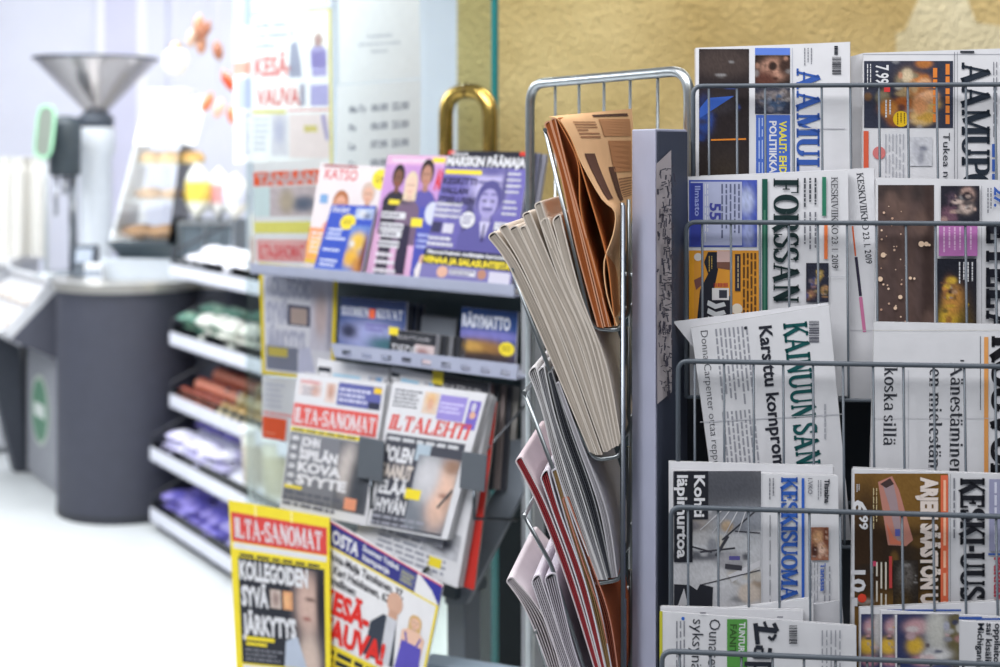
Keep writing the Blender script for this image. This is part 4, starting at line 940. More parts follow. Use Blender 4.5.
def d_trio(p):
    p.rect(0, 0, 100, 130, c(214, 170, 206)); p.photo(0, 10, 100, 80, c(196, 150, 204), [(.5, .5, .4, .5, c(180, 136, 196))], 10, 10, .03); p.text('Kauneus & hyvinvointi', 10, 7, 4, WHITE, w=60, bold=.03); p.rect(76, 2, 97, 7, YEL); p.text('ANNA', 84, 34, 20, c(206, 60, 66), w=34, bold=.06)
    p.person(24, 34, 16, c(120, 82, 66), c(30, 26, 30), c(44, 40, 54)); p.person(70, 31, 18, SK2, c(44, 34, 36), c(92, 86, 160)); p.person(47, 42, 16.5, c(222, 190, 172), c(214, 196, 170), c(112, 92, 118), True)
    p.rect(66, 54, 98, 128, c(74, 80, 170)); p.rect(40, 74, 56, 126, c(48, 42, 66)); p.rect(12, 62, 30, 128, c(48, 40, 60)); p.rect(16, 48, 34, 53, YEL); p.text('näin', 32, 52, 4, c(90, 80, 90), w=20); p.rect(56, 66, 74, 75, YEL)
    for i, y in enumerate((62, 74, 82, 93)): p.rect(8 + i, y - 1, 46 - i, y + 6, WHITE); p.greek(10, y, 44, y + 5, 1, c(70, 60, 90), fill=.5, seed=i)
    for y in (104, 112, 121): p.greek(10, y, 44, y + 6, 1, c(220, 216, 226), fill=.7, seed=y)
    p.poly([(72, 120), (80, 104), (92, 104), (98, 118), (98, 130), (74, 130)], c(226, 220, 220)); p.disc(82, 108, 5, SK); p.disc(88, 60, 12, c(200, 204, 226)); p.greek(70, 80, 96, 98, 3, c(170, 180, 226))
def d_tv(p):
    p.rect(0, 0, 100, 135, c(222, 214, 218)); p.rect(6, 1, 58, 4, c(150, 60, 70)); p.text('KATSO', 10, 20, 14, c(206, 96, 104), w=50, bold=.02); p.rect(8, 40, 20, 52, c(120, 160, 206))
    p.person(40, 62, 19, c(214, 160, 136), c(170, 108, 70), c(224, 150, 130), True); p.person(80, 46, 17, SK, c(200, 180, 170), c(206, 204, 214)); p.disc(96, 16, 13, YEL); p.text('2,90', 89, 19, 7, c(120, 100, 40), w=15)
    p.photo(0, 84, 60, 125, c(232, 150, 110), [(.4, .6, .4, .4, c(240, 186, 60)), (.7, .2, .3, .3, c(226, 120, 110))], 8, 8, .06); p.greek(4, 88, 50, 118, 5, WHITE, fill=.5); p.rect(0, 125, 60, 130, c(224, 190, 70))
def d_comic(p):
    p.rect(0, 0, 100, 150, c(58, 84, 186)); p.text('Sarjat', 4, 16, 13, WHITE, w=40, bold=.02); p.photo(58, 6, 98, 30, c(170, 184, 214), [(.4, .5, .2, .3, WHITE), (.7, .7, .2, .2, c(90, 96, 130))], 8, 6, .1); p.disc(46, 38, 17, YEL); p.greek(36, 32, 56, 44, 3, c(150, 130, 40))
    p.photo(56, 44, 99, 146, c(96, 130, 200), [(.5, .35, .4, .2, c(226, 186, 70)), (.35, .7, .4, .2, c(220, 170, 60)), (.8, .85, .3, .2, c(190, 130, 60)), (.25, .4, .1, .06, c(220, 226, 236)), (.9, .6, .12, .4, c(120, 70, 50))], 14, 22, .12)
    for i, y in enumerate((52, 62, 72, 98, 122, 132)): p.greek(8, y, 50 - 4 * (i % 2), y + 9, 1, c(214, 222, 244), fill=.6, seed=y)
    p.rect(0, 142, 60, 147, c(90, 120, 210))
def plain(col, stripe=None):
    def f(p):
        p.rect(0, 0, p.W, p.H, col)
        if stripe: p.rect(0, 0, p.W, 10, stripe)
    return f
GM = 'magazines on the top shelf of the stand'
def mag(quad, draw, label, lift, group=GM, W_=100, H_=135, t=.006, paper=c(206, 206, 214), sheets=2, name='magazine', inner=None, material=GLOSSY, pl=SP, cat='magazine'):
    return publication(name, quad, pl, draw, label, cat, group, t=t, sheets=sheets, paper=paper, unit=(W_, H_), material=material, jit=.4, lift=lift, seed=int(quad[0][0]), inner=inner)
mag([(320.5, 163), (385, 167), (372, 274), (304, 266)], d_tv, 'white and pink television magazine behind the small blue comic', -.012, t=.005)
mag([(332, 204.5), (376, 206), (361, 275), (313.5, 269)], d_comic, 'small bright blue comic magazine with a yellow dot', .004, H_=150, t=.004)
mag([(388, 155), (448, 156), (432, 282), (366, 274)], d_trio, 'pink magazine with three people on its cover on the top shelf', -.006, H_=130, t=.006)
mag([(449, 150.5), (530, 152), (511, 288), (419, 278)], d_marshal, 'purple magazine with a portrait and black title bar on the top shelf', .006, t=.006)
for k, (dx, cc) in enumerate(((5, c(96, 100, 130)), (10, c(120, 122, 144)), (16, c(150, 150, 164)))):
    mag([(455 + dx, 151 + k), (530 + dx, 152.5 + k), (511 + dx * .9, 289 - k), (425 + dx, 279 - k)], plain(cc), 'spare copy of a magazine lined up behind the purple portrait magazine', -.004 - .01 * k, group='spare copies behind the purple portrait magazine', t=.007, paper=cc)
# second shelf
def d_blue(p):
    p.photo(0, 0, 100, 90, c(44, 66, 118), [(.5, .75, .5, .3, c(150, 156, 200)), (.15, .7, .12, .15, c(40, 44, 70)), (.75, .9, .3, .15, c(60, 100, 110)), (.5, .1, .8, .1, c(30, 44, 84))], 16, 14, .1); p.text('SUOMEN', 2, 34, 17, WHITE, w=42, bold=.0, ser=dict(T=.2, t=.08)); p.rect(44, 18, 53, 35, c(226, 100, 60)); p.text('KUVAT', 55, 34, 17, WHITE, w=40, ser=dict(T=.2, t=.08)); p.greek(40, 44, 74, 60, 2, c(110, 100, 170))
def d_black(p): p.rect(0, 0, 100, 90, c(44, 46, 54)); p.rect(-4, -6, 16, 16, YEL); p.text('KULTTUURI', 16, 24, 12, c(190, 190, 196), w=70, bold=.0); p.photo(55, 34, 98, 88, c(206, 190, 192), [(.4, .5, .3, .3, c(150, 110, 110))], 8, 8, .1); p.text('TIEDE', 4, 70, 30, WHITE, w=56, bold=.0)
def d_garden(p): p.photo(0, 0, 100, 125, c(40, 70, 128), [(.5, .5, .7, .1, c(120, 120, 190)), (.4, .8, .5, .2, c(150, 110, 60)), (.5, .95, .6, .1, c(60, 50, 50)), (.2, .75, .2, .1, c(190, 150, 80))], 16, 18, .12); p.text('RÄSYMATTO', 2, 46, 30, c(216, 220, 232), w=86, bold=.05); p.disc(84, 92, 14, YEL, 17); p.greek(75, 84, 93, 98, 3, c(150, 130, 40))
GS = 'magazines on the second shelf of the stand'; S2 = SP.shift(-.05)
mag([(341, 297), (407, 302), (404, 352), (338, 344)], d_blue, 'blue magazine with white title and red square on the second shelf', 0, GS, H_=90, pl=S2)
for k in range(3): mag([(352 + 8 * k, 296 + k), (411 + 6 * k, 303 + k), (408 + 6 * k, 352), (350 + 8 * k, 344)], plain(c(48, 56, 74), c(70, 80, 98)), 'dark spare copy behind the blue magazine on the second shelf', -.012 - .012 * k, 'spare copies behind the blue second shelf magazine', pl=S2, paper=c(60, 66, 80))
mag([(391, 329), (437, 335), (434, 366), (388, 360)], d_black, 'black magazine with a yellow tag leaning on the slotted strip', .03, GS, H_=90, pl=S2)
for k in range(5): mag([(396 + 5 * k, 329.5 + k * .6), (441 + 6.5 * k, 335.5 + k * .8), (438 + 6.5 * k, 367), (393 + 5 * k, 360)], plain(c(54, 56, 62) if k % 2 else c(120, 122, 128)), 'dark spare copy fanned out behind the black yellow-tagged magazine', .024 - .006 * k, 'spare copies behind the black magazine', pl=S2, t=.004, sheets=1, paper=c(70, 72, 78))
mag([(422, 314), (456, 318), (454, 345), (420, 340)], plain(c(118, 124, 134), c(80, 84, 92)), 'plain grey magazine top standing between the blue and the framed title magazine', -.03, GS, pl=S2, paper=c(130, 134, 144))
mag([(462, 307), (518, 312), (515, 364), (459, 357)], d_garden, 'blue landscape magazine with yellow sticker at the right of the second shelf', 0, GS, H_=125, pl=S2)
# third row: papers behind the tabloids
def d_daily(p): p.rect(2, 8, 20, 40, INK); p.text('T', 4, 36, 22, WHITE, w=8, bold=.05); p.text('E', 12, 36, 22, WHITE, w=7, bold=.05); p.photo(24, 14, 62, 36, c(150, 196, 222), [(.5, .6, .4, .3, c(196, 220, 236))], 8, 5, .05); p.photo(74, 12, 92, 40, c(120, 160, 200), [(.3, .4, .3, .5, c(190, 180, 180))], 8, 8, .1); p.rect(96, 14, 99, 40, GREY)
GR = 'papers behind the tabloids on the stand'; S3 = SP.shift(-.02)
mag([(318, 359), (389, 368), (375, 500), (300, 490)], d_daily, 'white daily newspaper with black title box behind the left tabloid bundle', 0, GR, H_=150, material=PAPER, name='newspaper', cat='newspaper', pl=S3, paper=WHITE)
mag([(391, 367), (437, 376), (430, 500), (380, 490)], d_daily, 'white daily newspaper with black title box behind the right tabloid bundle', .004, GR, H_=190, material=PAPER, name='newspaper', cat='newspaper', pl=S3, paper=WHITE)
mag([(435, 374), (489, 383), (480, 500), (425, 490)], d_black, 'black magazine with yellow tag behind the right tabloid bundle', .008, GR, H_=190, pl=S3)
for k, cc in enumerate((c(120, 100, 104), c(56, 60, 66), c(130, 120, 120), c(60, 62, 70), c(150, 148, 146))):
    mag([(440 + 6 * k, 376 + k), (493 + 6.4 * k, 384 + k * .8), (486 + 6.4 * k, 490), (432 + 6 * k, 484)], plain(cc), 'spare magazine copy stacked upright beside the right tabloid bundle', .001 - .008 * k, 'spare copies beside the right tabloid bundle', pl=S3, t=.005, sheets=1, paper=cc)

# tabloid bundles
RED = c(206, 74, 72)
def d_tab1(p):
    p.photo(4, 6, 30, 22, c(214, 204, 206), [(.7, .6, .2, .4, c(196, 160, 150))], 8, 6, .06); p.text('uutinen', 5, 9, 5, c(206, 120, 124), w=22); p.greek(8, 12, 22, 22, 3, c(150, 152, 166)); p.photo(34, 6, 46, 26, c(216, 200, 196), [(.5, .4, .3, .4, c(190, 150, 136))], 6, 6, .08)
    p.rect(48, 4, 97, 27, c(96, 100, 160)); p.rect(88, 5, 97, 11, c(226, 190, 60)); p.greek(50, 8, 86, 24, 3, c(200, 202, 226), fill=.55); p.rect(84, 20, 97, 27, c(56, 60, 80))
    p.rect(1, 31, 97, 54, c(212, 92, 88)); p.text('ILTA-SANOMAT', 3, 51, 16, WHITE, w=92, ser=dict(T=.24, t=.1, sl=.06, st=.09))
    p.rect(1, 56, 80, 60, YEL); p.greek(3, 56.5, 78, 59.5, 1, INK, fill=.6)
    p.rect(1, 61, 80, 132, c(122, 124, 132)); p.photo(58, 62, 97, 132, c(100, 102, 110), [(.35, .4, .3, .35, c(190, 182, 180)), (.7, .6, .3, .5, c(70, 74, 82))], 10, 16, .08)
    for i, (t, w) in enumerate((('JOHN', 22), ('SIPILÄN', 44), ('KOVA', 50), ('SYYTE', 58))): p.text(t, 14, 74 + i * 13, 10, c(216, 216, 222), w=w, bold=.05)
    p.greek(4, 62, 12, 120, 6, WHITE, fill=.5); p.rect(2, 116, 22, 119, YEL); p.greek(2, 120, 70, 138, 3, c(96, 98, 110), fill=.55); p.rect(72, 118, 86, 130, c(222, 150, 120))
def d_tab2(p):
    p.greek(4, 5, 34, 24, 5, c(110, 112, 122)); p.photo(36, 5, 52, 26, c(216, 196, 180), [(.5, .35, .3, .3, c(224, 186, 130)), (.5, .55, .2, .3, c(206, 160, 140))], 8, 8, .08); p.rect(53, 6, 82, 30, c(150, 138, 206)); p.greek(55, 12, 80, 24, 3, c(206, 200, 236), fill=.5); p.rect(85, 8, 97, 36, c(120, 106, 190)); p.disc(91, 22, 3.5, SK); p.text('8', 88, 18, 8, WHITE, w=5)
    p.text('ILTALEHTI', 4, 46, 15, c(216, 88, 84), w=88, ser=dict(T=.26, t=.1, sl=.05, st=.08), skew=.12)
    p.rect(4, 50, 92, 140, c(74, 76, 86)); p.greek(6, 51, 88, 58, 1, c(196, 198, 204), fill=.5); p.text('"OLEN', 6, 76, 14, WHITE, w=32, bold=.05); p.text('SAANUT', 5, 92, 13, c(206, 196, 190), w=36, bold=.05); p.text('ELÄÄ', 6, 108, 13, WHITE, w=34, bold=.04); p.text('HYVÄN', 6, 126, 13, WHITE, w=36, bold=.04)
    p.rect(40, 56, 56, 72, c(170, 186, 200)); p.photo(44, 66, 92, 138, c(120, 126, 136), [(.75, .5, .32, .42, c(222, 186, 168)), (.3, .3, .3, .3, c(196, 196, 202)), (.85, .1, .2, .1, c(150, 120, 104)), (.8, .5, .1, .03, c(150, 110, 100))], 14, 18, .06); p.rect(38, 100, 56, 110, YEL); p.greek(4, 128, 70, 140, 2, c(150, 152, 164))
BT = SP.shift(.045)
def bulge(pl, px, py, rx, ry, A):
    a0_, b0_ = pl.loc(px, py)
    return lambda a, b: .5 * A * math.exp(-(((a - a0_) / rx) ** 2 + ((b - b0_) / ry) ** 2))
publication('newspaper', [(297.5, 373), (386, 384), (366, 526), (280, 508)], BT, d_tab1, 'tabloid bundle with red masthead box at the left of the stand', 'newspaper', 'tabloid newspapers on the stand', t=.03, sheets=8, unit=(100, 142), jit=1.0, seed=3, bend=None)
publication('newspaper', [(393, 382), (487, 394), (447, 540), (367, 525)], BT, d_tab2, 'tabloid bundle with red slanted letters on white at the right of the stand', 'newspaper', 'tabloid newspapers on the stand', t=.018, sheets=5, unit=(100, 142), jit=1.0, seed=4, bend=None)
def d_under(p): p.greek(6, 80, 50, 130, 6, c(150, 156, 190), fill=.5); p.greek(20, 126, 96, 156, 6, c(140, 144, 160), fill=.45); p.photo(62, 118, 96, 140, c(180, 182, 190), [(.5, .5, .3, .3, c(90, 92, 104))], 10, 8, .2); p.rect(70, 142, 82, 150, YEL); p.photo(40, 84, 80, 132, c(190, 192, 204), [(.5, .4, .3, .3, c(110, 116, 150)), (.8, .7, .3, .2, c(70, 74, 90))], 8, 8, .2)
publication('newspaper', [(400, 386), (491, 397), (457, 588), (352, 548)], BT, d_under, 'unfolded white tabloid hanging out below the right tabloid bundle', 'newspaper', 'tabloid newspapers on the stand', t=.016, sheets=5, unit=(100, 160), jit=.8, seed=5, lift=-.019)
publication('newspaper', [(408, 392), (497, 402), (474, 590), (385, 560)], BT, None, 'red edged paper at the very back of the right tabloid bundle', 'newspaper', 'tabloid newspapers on the stand', t=.006, sheets=1, paper=c(196, 56, 50), inner=c(160, 150, 146), unit=(100, 160), jit=.3, seed=6, lift=-.038)
# placards below
PP = SP.shift(.10)
def d_plac1(p):
    p.rect(0, 0, 100, 180, YEL); p.rect(2, 11, 98, 40, RED); p.text('ILTA-SANOMAT', 5, 36, 20, WHITE, w=88, ser=dict(T=.25, t=.1, sl=.05, st=.09)); p.rect(3, 41, 97, 47, WHITE)
    p.rect(7, 50, 95, 160, c(50, 52, 60)); p.rect(7, 50, 95, 55, YEL); p.greek(9, 50.5, 93, 54.5, 1, INK, fill=.7, rag=0)
    p.photo(58, 58, 95, 160, c(66, 66, 74), [(.55, .35, .34, .3, c(196, 168, 158)), (.6, .3, .12, .02, c(90, 70, 66)), (.5, .5, .1, .02, c(140, 80, 76)), (.9, .3, .14, .4, c(40, 40, 48)), (.55, .95, .3, .3, c(200, 180, 170))], 18, 30, .06)
    p.text('KOLLEGOIDEN', 8, 76, 18, WHITE, w=70, bold=.05); p.text('SYVÄ', 9, 102, 19, WHITE, w=28, bold=.05); p.text('JÄRKYTYS', 9, 130, 19, WHITE, w=56, bold=.05)
    p.photo(39, 83, 50, 102, c(196, 180, 172), [(.5, .5, .3, .4, c(150, 130, 126))], 6, 8, .1); p.photo(52, 83, 62, 102, c(206, 150, 110), [(.4, .5, .3, .4, c(226, 176, 130))], 6, 8, .1)
    p.rect(12, 133, 42, 137, YEL); p.rect(12, 139, 34, 142, YEL); p.greek(11, 144, 52, 158, 3, c(120, 122, 132)); p.poly([(52, 160), (54, 134), (66, 128), (76, 160)], c(176, 186, 204)); p.rect(8, 162, 95, 178, WHITE); p.greek(10, 164, 60, 176, 2, INK)
    p.rect(26, 1, 28, 12, c(244, 232, 150)); p.rect(62, 1, 64, 12, c(244, 232, 150))
sheet('headline_placard', [(228.5, 500), (329, 517.5), (330.5, 690), (237, 682)], PP, d_plac1, 'yellow bordered headline placard with red masthead box hanging low on the stand', 'placard', W_=100, H_=180, paper=YEL, th=.003)
def d_plac2(p):
    p.rect(0, 0, 100, 150, c(222, 222, 226)); p.rect(0, 1, 100, 3, c(206, 70, 80)); p.rect(0, 2.5, 78, 24, c(58, 60, 128)); p.text('OSTA', 3, 20, 13, WHITE, w=24, bold=.04); p.text('Suomen Ystävä', 30, 11, 6, WHITE, w=32, bold=.03); p.text('kampanja', 31, 20, 6, WHITE, w=24, bold=.03); p.rect(64, 6, 77, 22, c(96, 100, 140)); p.greek(65, 8, 76, 20, 3, c(170, 170, 120)); p.poly([(80, 2.5), (100, 2.5), (100, 24), (92, 12)], c(58, 60, 148)); p.rect(0, 24, 100, 26, YEL); p.rect(98, 24, 100, 150, YEL)
    p.text('Anna-Maija Tanskanen, 37,', 2, 37, 8.5, c(50, 50, 58), w=68, bold=.03); p.text('& Kari Heiskanen, 62,', 2, 49, 8.5, c(50, 50, 58), w=58, bold=.03); p.text('onnellinen:', 2, 60, 8.5, c(50, 50, 58), w=28, bold=.03)
    p.poly([(44, 112), (46, 76), (56, 62), (68, 64), (72, 112)], c(60, 66, 78)); p.rect(59, 62, 68, 112, c(196, 198, 206)); p.disc(64, 46, 7, c(206, 166, 146), 11.5); p.rect(60, 54, 68, 62, c(196, 156, 136)); p.person(84, 60, 9, c(222, 182, 160), c(206, 170, 120), c(226, 188, 168), True); p.poly([(75, 78), (93, 78), (95, 112), (73, 112)], c(92, 84, 176)); p.line(77, 68, 80, 80, 1.5, c(92, 84, 176)); p.line(91, 68, 88, 80, 1.5, c(92, 84, 176))
    p.text('KESÄ-', 1, 87, 22, c(214, 54, 50), w=44, bold=.05); p.text('VAUVA!', 1, 114, 22, c(214, 54, 50), w=62, bold=.05)
    p.rect(0, 118, 100, 150, c(226, 204, 60)); p.greek(4, 121, 90, 146, 3, INK, fill=.6)
sheet('headline_placard', [(330.5, 520), (443, 585), (416, 716), (312, 668)], PP.shift(-.012), d_plac2, 'white headline placard with blue strip and two people hanging crookedly on the stand', 'placard', W_=100, H_=150, th=.003, paper=c(222, 222, 226))
m = MB(); a, b = PP.shift(-.016).at(236, 508), PP.shift(-.028).at(436, 584); m.tube([a, b], .004, STEEL, 8); c1 = SP.shift(-.03).at(300, 520); m.tube([PP.shift(-.016).at(300, 531), c1], .004, STEEL, 8); c2 = SP.shift(-.03).at(436, 560); m.tube([PP.shift(-.02).at(420, 576), c2], .004, STEEL, 8); build('placard_rail', m, CHROME, stand)
# leaflets hanging on the left end of the stand
LP_ = SP.shift(-.06)
def d_today(p):
    p.rect(0, 14, 97, 34, c(236, 110, 70)); p.text('TÄNÄÄN', 4, 32, 15, WHITE, w=88, bold=.06); p.photo(24, 36, 96, 78, c(206, 196, 200), [(.7, .6, .25, .25, c(110, 120, 140)), (.35, .5, .15, .4, c(190, 178, 160))], 14, 10, .08); p.rect(0, 36, 24, 78, c(214, 230, 232)); p.rect(0, 86, 88, 102, c(230, 226, 130)); p.rect(4, 112, 82, 142, c(228, 150, 150)); p.rect(6, 114, 80, 140, c(236, 214, 214)); p.text('ILTA-SANOMAT', 8, 138, 20, c(226, 120, 124), w=70, bold=.04)
sheet('headline_poster', [(253.5, 163), (322, 159), (318, 268), (255, 266)], LP_, d_today, 'white poster with orange title band at the left end of the stand', 'poster', W_=100, H_=150, paper=c(232, 234, 238))
def d_frame(p):
    p.rect(0, 0, 100, 150, c(228, 228, 236)); p.frame(0, 0, 100, 150, 5, YEL); p.rect(5, 7, 60, 12, YEL)
    for i, t in enumerate(('KOLLEGOIDEN', 'SYVÄ', 'JÄRKYTYS')): p.text(t, 8, 42 + i * 36, 26, c(190, 192, 208), w=(74, 30, 52)[i], bold=.06)
    p.rect(36, 52, 66, 80, c(96, 100, 124)); p.rect(40, 56, 62, 78, c(206, 186, 178)); p.photo(66, 16, 95, 110, c(214, 212, 222), [(.5, .5, .3, .3, c(206, 190, 190)), (.9, .6, .1, .4, c(150, 150, 170))], 10, 14, .05)
    p.rect(7, 110, 50, 142, c(140, 144, 160)); p.rect(9, 112, 36, 124, c(222, 206, 110)); p.poly([(50, 142), (52, 112), (66, 106), (74, 142)], c(206, 208, 226))
sheet('headline_poster', [(259, 262), (338, 271), (334, 382), (262, 374)], LP_.shift(.005), d_frame, 'pale headline poster in a yellow frame below the top shelf of the stand', 'poster', W_=100, H_=150)
def d_leaf(p): p.greek(8, 8, 60, 50, 5, c(190, 192, 206)); p.greek(6, 54, 90, 62, 1, c(232, 160, 160), fill=.6); p.rect(2, 64, 72, 98, c(236, 108, 72)); p.greek(8, 88, 40, 92, 1, c(246, 190, 160))
sheet('leaflet', [(262, 376), (302, 380), (294, 444), (262, 438)], LP_.shift(.01), d_leaf, 'white leaflet with an orange block hanging left of the tabloid bundle', 'leaflet', W_=100, H_=100)
# ================================================================ the lit store on the left
SV = Vector((-.548, .836, 0)); TV = Vector((.836, .548, 0)); UZ = Vector((0, 0, 1))
PF = Vector((-1.386, 5.5, 0)); GLEN = 1.28
CHAR = c(66, 68, 80); SHELFW = c(222, 224, 236)
gond = empty('sweet_shelf', PF - SV * .64 + TV * .15); tag(gond, 'five tier sweet shelf with white lips in front of the dark counter', 'shelf')
m = MB(); m.box(PF + TV * .322 + UZ * .0, -SV * GLEN, TV * .012, UZ * 1.03, CHAR); build('back_panel', m, MATTE, gond)
m = MB(); m.box(PF + TV * .03, -SV * GLEN, TV * .28, UZ * .035, c(44, 46, 54)); build('plinth', m, MATTE, gond)
TIERS = [(.085, 0.0, .32), (.324, 0.0, .32), (.526, .08, .24), (.774, .08, .24), (1.045, .08, .24)]
for z, off, dep in TIERS:
    m = MB(); o = PF + TV * off
    m.box(o + UZ * (z - .05), -SV * GLEN, TV * .006, UZ * .05, SHELFW); m.box(o + UZ * (z - .05), -SV * GLEN, TV * dep + UZ * dep * .42, UZ * .006, SHELFW)
    sfl = build('shelf_tray', m, PAINT, gond)
    m = MB(); m.box(o + TV * .008 + UZ * (z - .042), -SV * GLEN, TV * .003, UZ * .075, c(240, 240, 246)); build('clear_front', m, ACRYL, sfl)
    m = MB(); a = o + UZ * (z + .045); m.tube([a + TV * .01 - UZ * .06, a + TV * .01, a + TV * dep * .95 + UZ * dep * .4, a + TV * dep * .95 + UZ * (dep * .4 - .06)], .006, c(50, 52, 60), 8); build('side_guard', m, PAINT, sfl)
def wrapper(name, size, col, col2, seed):
    "a filled sweet bag: pillow body with crimped ends"
    lx, ly, lz = size; mb = MB(); n = 14; rr = random.Random(seed); vs = []; cols = []; K = 12
    for i in range(n + 1):
        u = i / n; w = math.sin(math.pi * min(1, max(0, (u - .06) / .88))) ** .45 if .06 < u < .94 else 0
        for k in range(K):
            a = 2 * math.pi * k / K
            vs.append(Vector(((u - .5) * lx, math.cos(a) * ly / 2 * (.86 + .14 * w), lz / 2 + math.sin(a) * lz / 2 * max(w, .06) * (1 + rr.uniform(-.06, .06)))))
            cols.append(col2 if .35 < u < .68 else col)
    fs = [(i * K + k, i * K + (k + 1) % K, (i + 1) * K + (k + 1) % K, (i + 1) * K + k) for i in range(n) for k in range(K)]
    mb.add(vs, fs, cols, True); mb.f += [list(range(K)), list(range(n * K, n * K + K))]; mb.c += [[col] * K, [col] * K]; mb.sm += [False, False]
    return mb
def put(mb, mat_, name, label, cat, group, spots, rots, seed=0):
    src = None
    for i, p in enumerate(spots):
        if src is None: src = o = build(name, mb, mat_); o.location = p; tag(o, label, cat, group)
        else: o = dup(src, p)
        o.rotation_euler = (0, 0, rots[i])
ANG = math.atan2(SV.y, SV.x)
SLOPE = .42
def gridspots(ti, s0, s1, ns, nt, t0=.03, t1=None, lift=.0, jit=.018, seed=1, layers=1, lz=.04):
    z, off, dep = TIERS[ti]; rr = random.Random(seed); t1 = t1 or dep - .06; out = []; rot = []
    for L in range(layers):
        for i in range(ns):
            for j in range(nt):
                s_ = s0 + (s1 - s0) * (i + .5) / ns; q = t0 + (t1 - t0) * (j + .5) / nt
                out.append(PF + TV * (off + q) - SV * s_ + UZ * (z - .0435 + lift + lz * L + q * SLOPE) + Vector((rr.uniform(-jit, jit), rr.uniform(-jit, jit), 0))); rot.append(ANG + math.pi / 2 + rr.uniform(-.6, .6))
    return out, rot
PURPLE = c(152, 142, 222); LILAC = c(214, 210, 244)
s, r_ = gridspots(0, .06, .62, 5, 2, seed=1, layers=2, lz=.045); put(wrapper('b', (.13, .095, .045), PURPLE, c(116, 110, 206), 1), FOIL, 'sweet_bag', 'purple sweet bag lying on the lowest shelf', 'sweet bag', 'purple bags on the lowest shelf', s, r_)
s, r_ = gridspots(0, .64, 1.18, 4, 2, seed=2, layers=2, lz=.05); put(wrapper('b', (.13, .11, .05), c(166, 160, 226), LILAC, 2), FOIL, 'sweet_bag', 'lilac sweet bag at the near end of the lowest shelf', 'sweet bag', 'lilac bags on the lowest shelf', s, r_)
s, r_ = gridspots(1, .05, .45, 7, 1, t0=.16, t1=.30, seed=3, layers=2, lz=.05); put(wrapper('b', (.12, .052, .05), PURPLE, c(104, 100, 196), 3), FOIL, 'chocolate_pack', 'purple chocolate pack stacked at the back of the second lowest shelf', 'chocolate', 'purple packs on the second lowest shelf', s, r_)
s, r_ = gridspots(1, .05, .6, 6, 1, t0=.02, t1=.15, seed=4, layers=2, lz=.042); put(wrapper('b', (.12, .085, .042), LILAC, c(232, 232, 246), 4), FOIL, 'sweet_bag', 'pale lilac sweet bag at the front of the second lowest shelf', 'sweet bag', 'pale bags on the second lowest shelf', s, r_)
s, r_ = gridspots(1, .5, 1.1, 4, 1, t0=.16, t1=.30, seed=5, layers=2, lz=.055); put(wrapper('b', (.13, .12, .055), c(196, 194, 236), c(238, 236, 246), 5), FOIL, 'sweet_bag', 'whitish sweet bag at the back of the second lowest shelf', 'sweet bag', 'whitish bags on the second lowest shelf', s, r_)
eg_ = MB(); eg_.lathe((0, 0, 0), [(.004, 0), (.018, .004), (.028, .016), (.031, .03, c(206, 120, 96)), (.027, .046, c(226, 150, 124)), (.017, .058), (.004, .063)], c(160, 78, 62), 14)  # lighter upper rings are a sheen painted into the foil colour
s, r_ = gridspots(2, .03, .45, 6, 3, t0=.0, t1=.225, seed=6, jit=.002); put(eg_, FOIL, 'chocolate_egg', 'reddish brown foil chocolate egg on the middle shelf', 'chocolate egg', 'reddish eggs on the middle shelf', s, r_)
e2 = MB(); e2.lathe((0, 0, 0), [(.004, 0), (.018, .004), (.028, .016), (.031, .03, c(234, 214, 160)), (.027, .046, c(240, 226, 190)), (.017, .058), (.004, .063)], c(214, 176, 104), 14)  # same painted sheen, in paler gold rings
s, r_ = gridspots(2, .46, .92, 6, 3, t0=.0, t1=.225, seed=7, jit=.003); put(e2, FOIL, 'chocolate_egg', 'golden foil chocolate egg on the middle shelf', 'chocolate egg', 'golden eggs on the middle shelf', s, r_)
s, r_ = gridspots(3, .04, .4, 4, 2, seed=8, layers=2, lz=.05); put(wrapper('b', (.1, .09, .05), c(96, 140, 124), c(140, 176, 156), 8), FOIL, 'sweet_bag', 'green sweet bag at the far end of the second shelf from the top', 'sweet bag', 'green bags on the second shelf from the top', s, r_)
s, r_ = gridspots(3, .26, .72, 5, 1, t0=.01, t1=.11, seed=9, layers=2, lz=.06); put(wrapper('b', (.1, .09, .06), c(222, 226, 216), c(238, 238, 232), 9), FOIL, 'sweet_bag', 'white sweet bag at the front of the second shelf from the top', 'sweet bag', 'white bags on the second shelf from the top', s, r_)
s, r_ = gridspots(3, .5, 1.0, 4, 1, t0=.09, t1=.2, seed=10, layers=2, lz=.06); put(wrapper('b', (.11, .11, .06), c(88, 132, 118), c(110, 160, 140), 10), FOIL, 'sweet_bag', 'dark green sweet bag near the posters on the second shelf from the top', 'sweet bag', 'dark green bags on the second shelf from the top', s, r_)
s, r_ = gridspots(4, .06, .62, 5, 2, seed=11, layers=1); put(wrapper('b', (.1, .1, .06), c(228, 228, 236), c(206, 208, 220), 11), FOIL, 'sweet_bag', 'white sweet bag lying on the top shelf', 'sweet bag', 'white bags on the top shelf', s, r_)
def box_pack(name, at_s, q, ti, sz, colr, band, label, cat='carton', lid=True):
    z, off, dep = TIERS[ti]; p = PF + TV * (off + q) - SV * at_s + UZ * (z - .0435); m = MB(); m.box(p, -SV * sz[0], TV * sz[1], UZ * sz[2], colr)
    e = .0006; m.box(p - TV * e + UZ * sz[2] * .25, -SV * sz[0], TV * e, UZ * sz[2] * .45, band); m.box(p + SV * e + UZ * sz[2] * .1 + TV * sz[1] * .15, -SV * -0.0 + SV * e, TV * sz[1] * .7, UZ * sz[2] * .7, band)
    tag(build(name, m, PLASTIC, bevel=.002), label, cat)
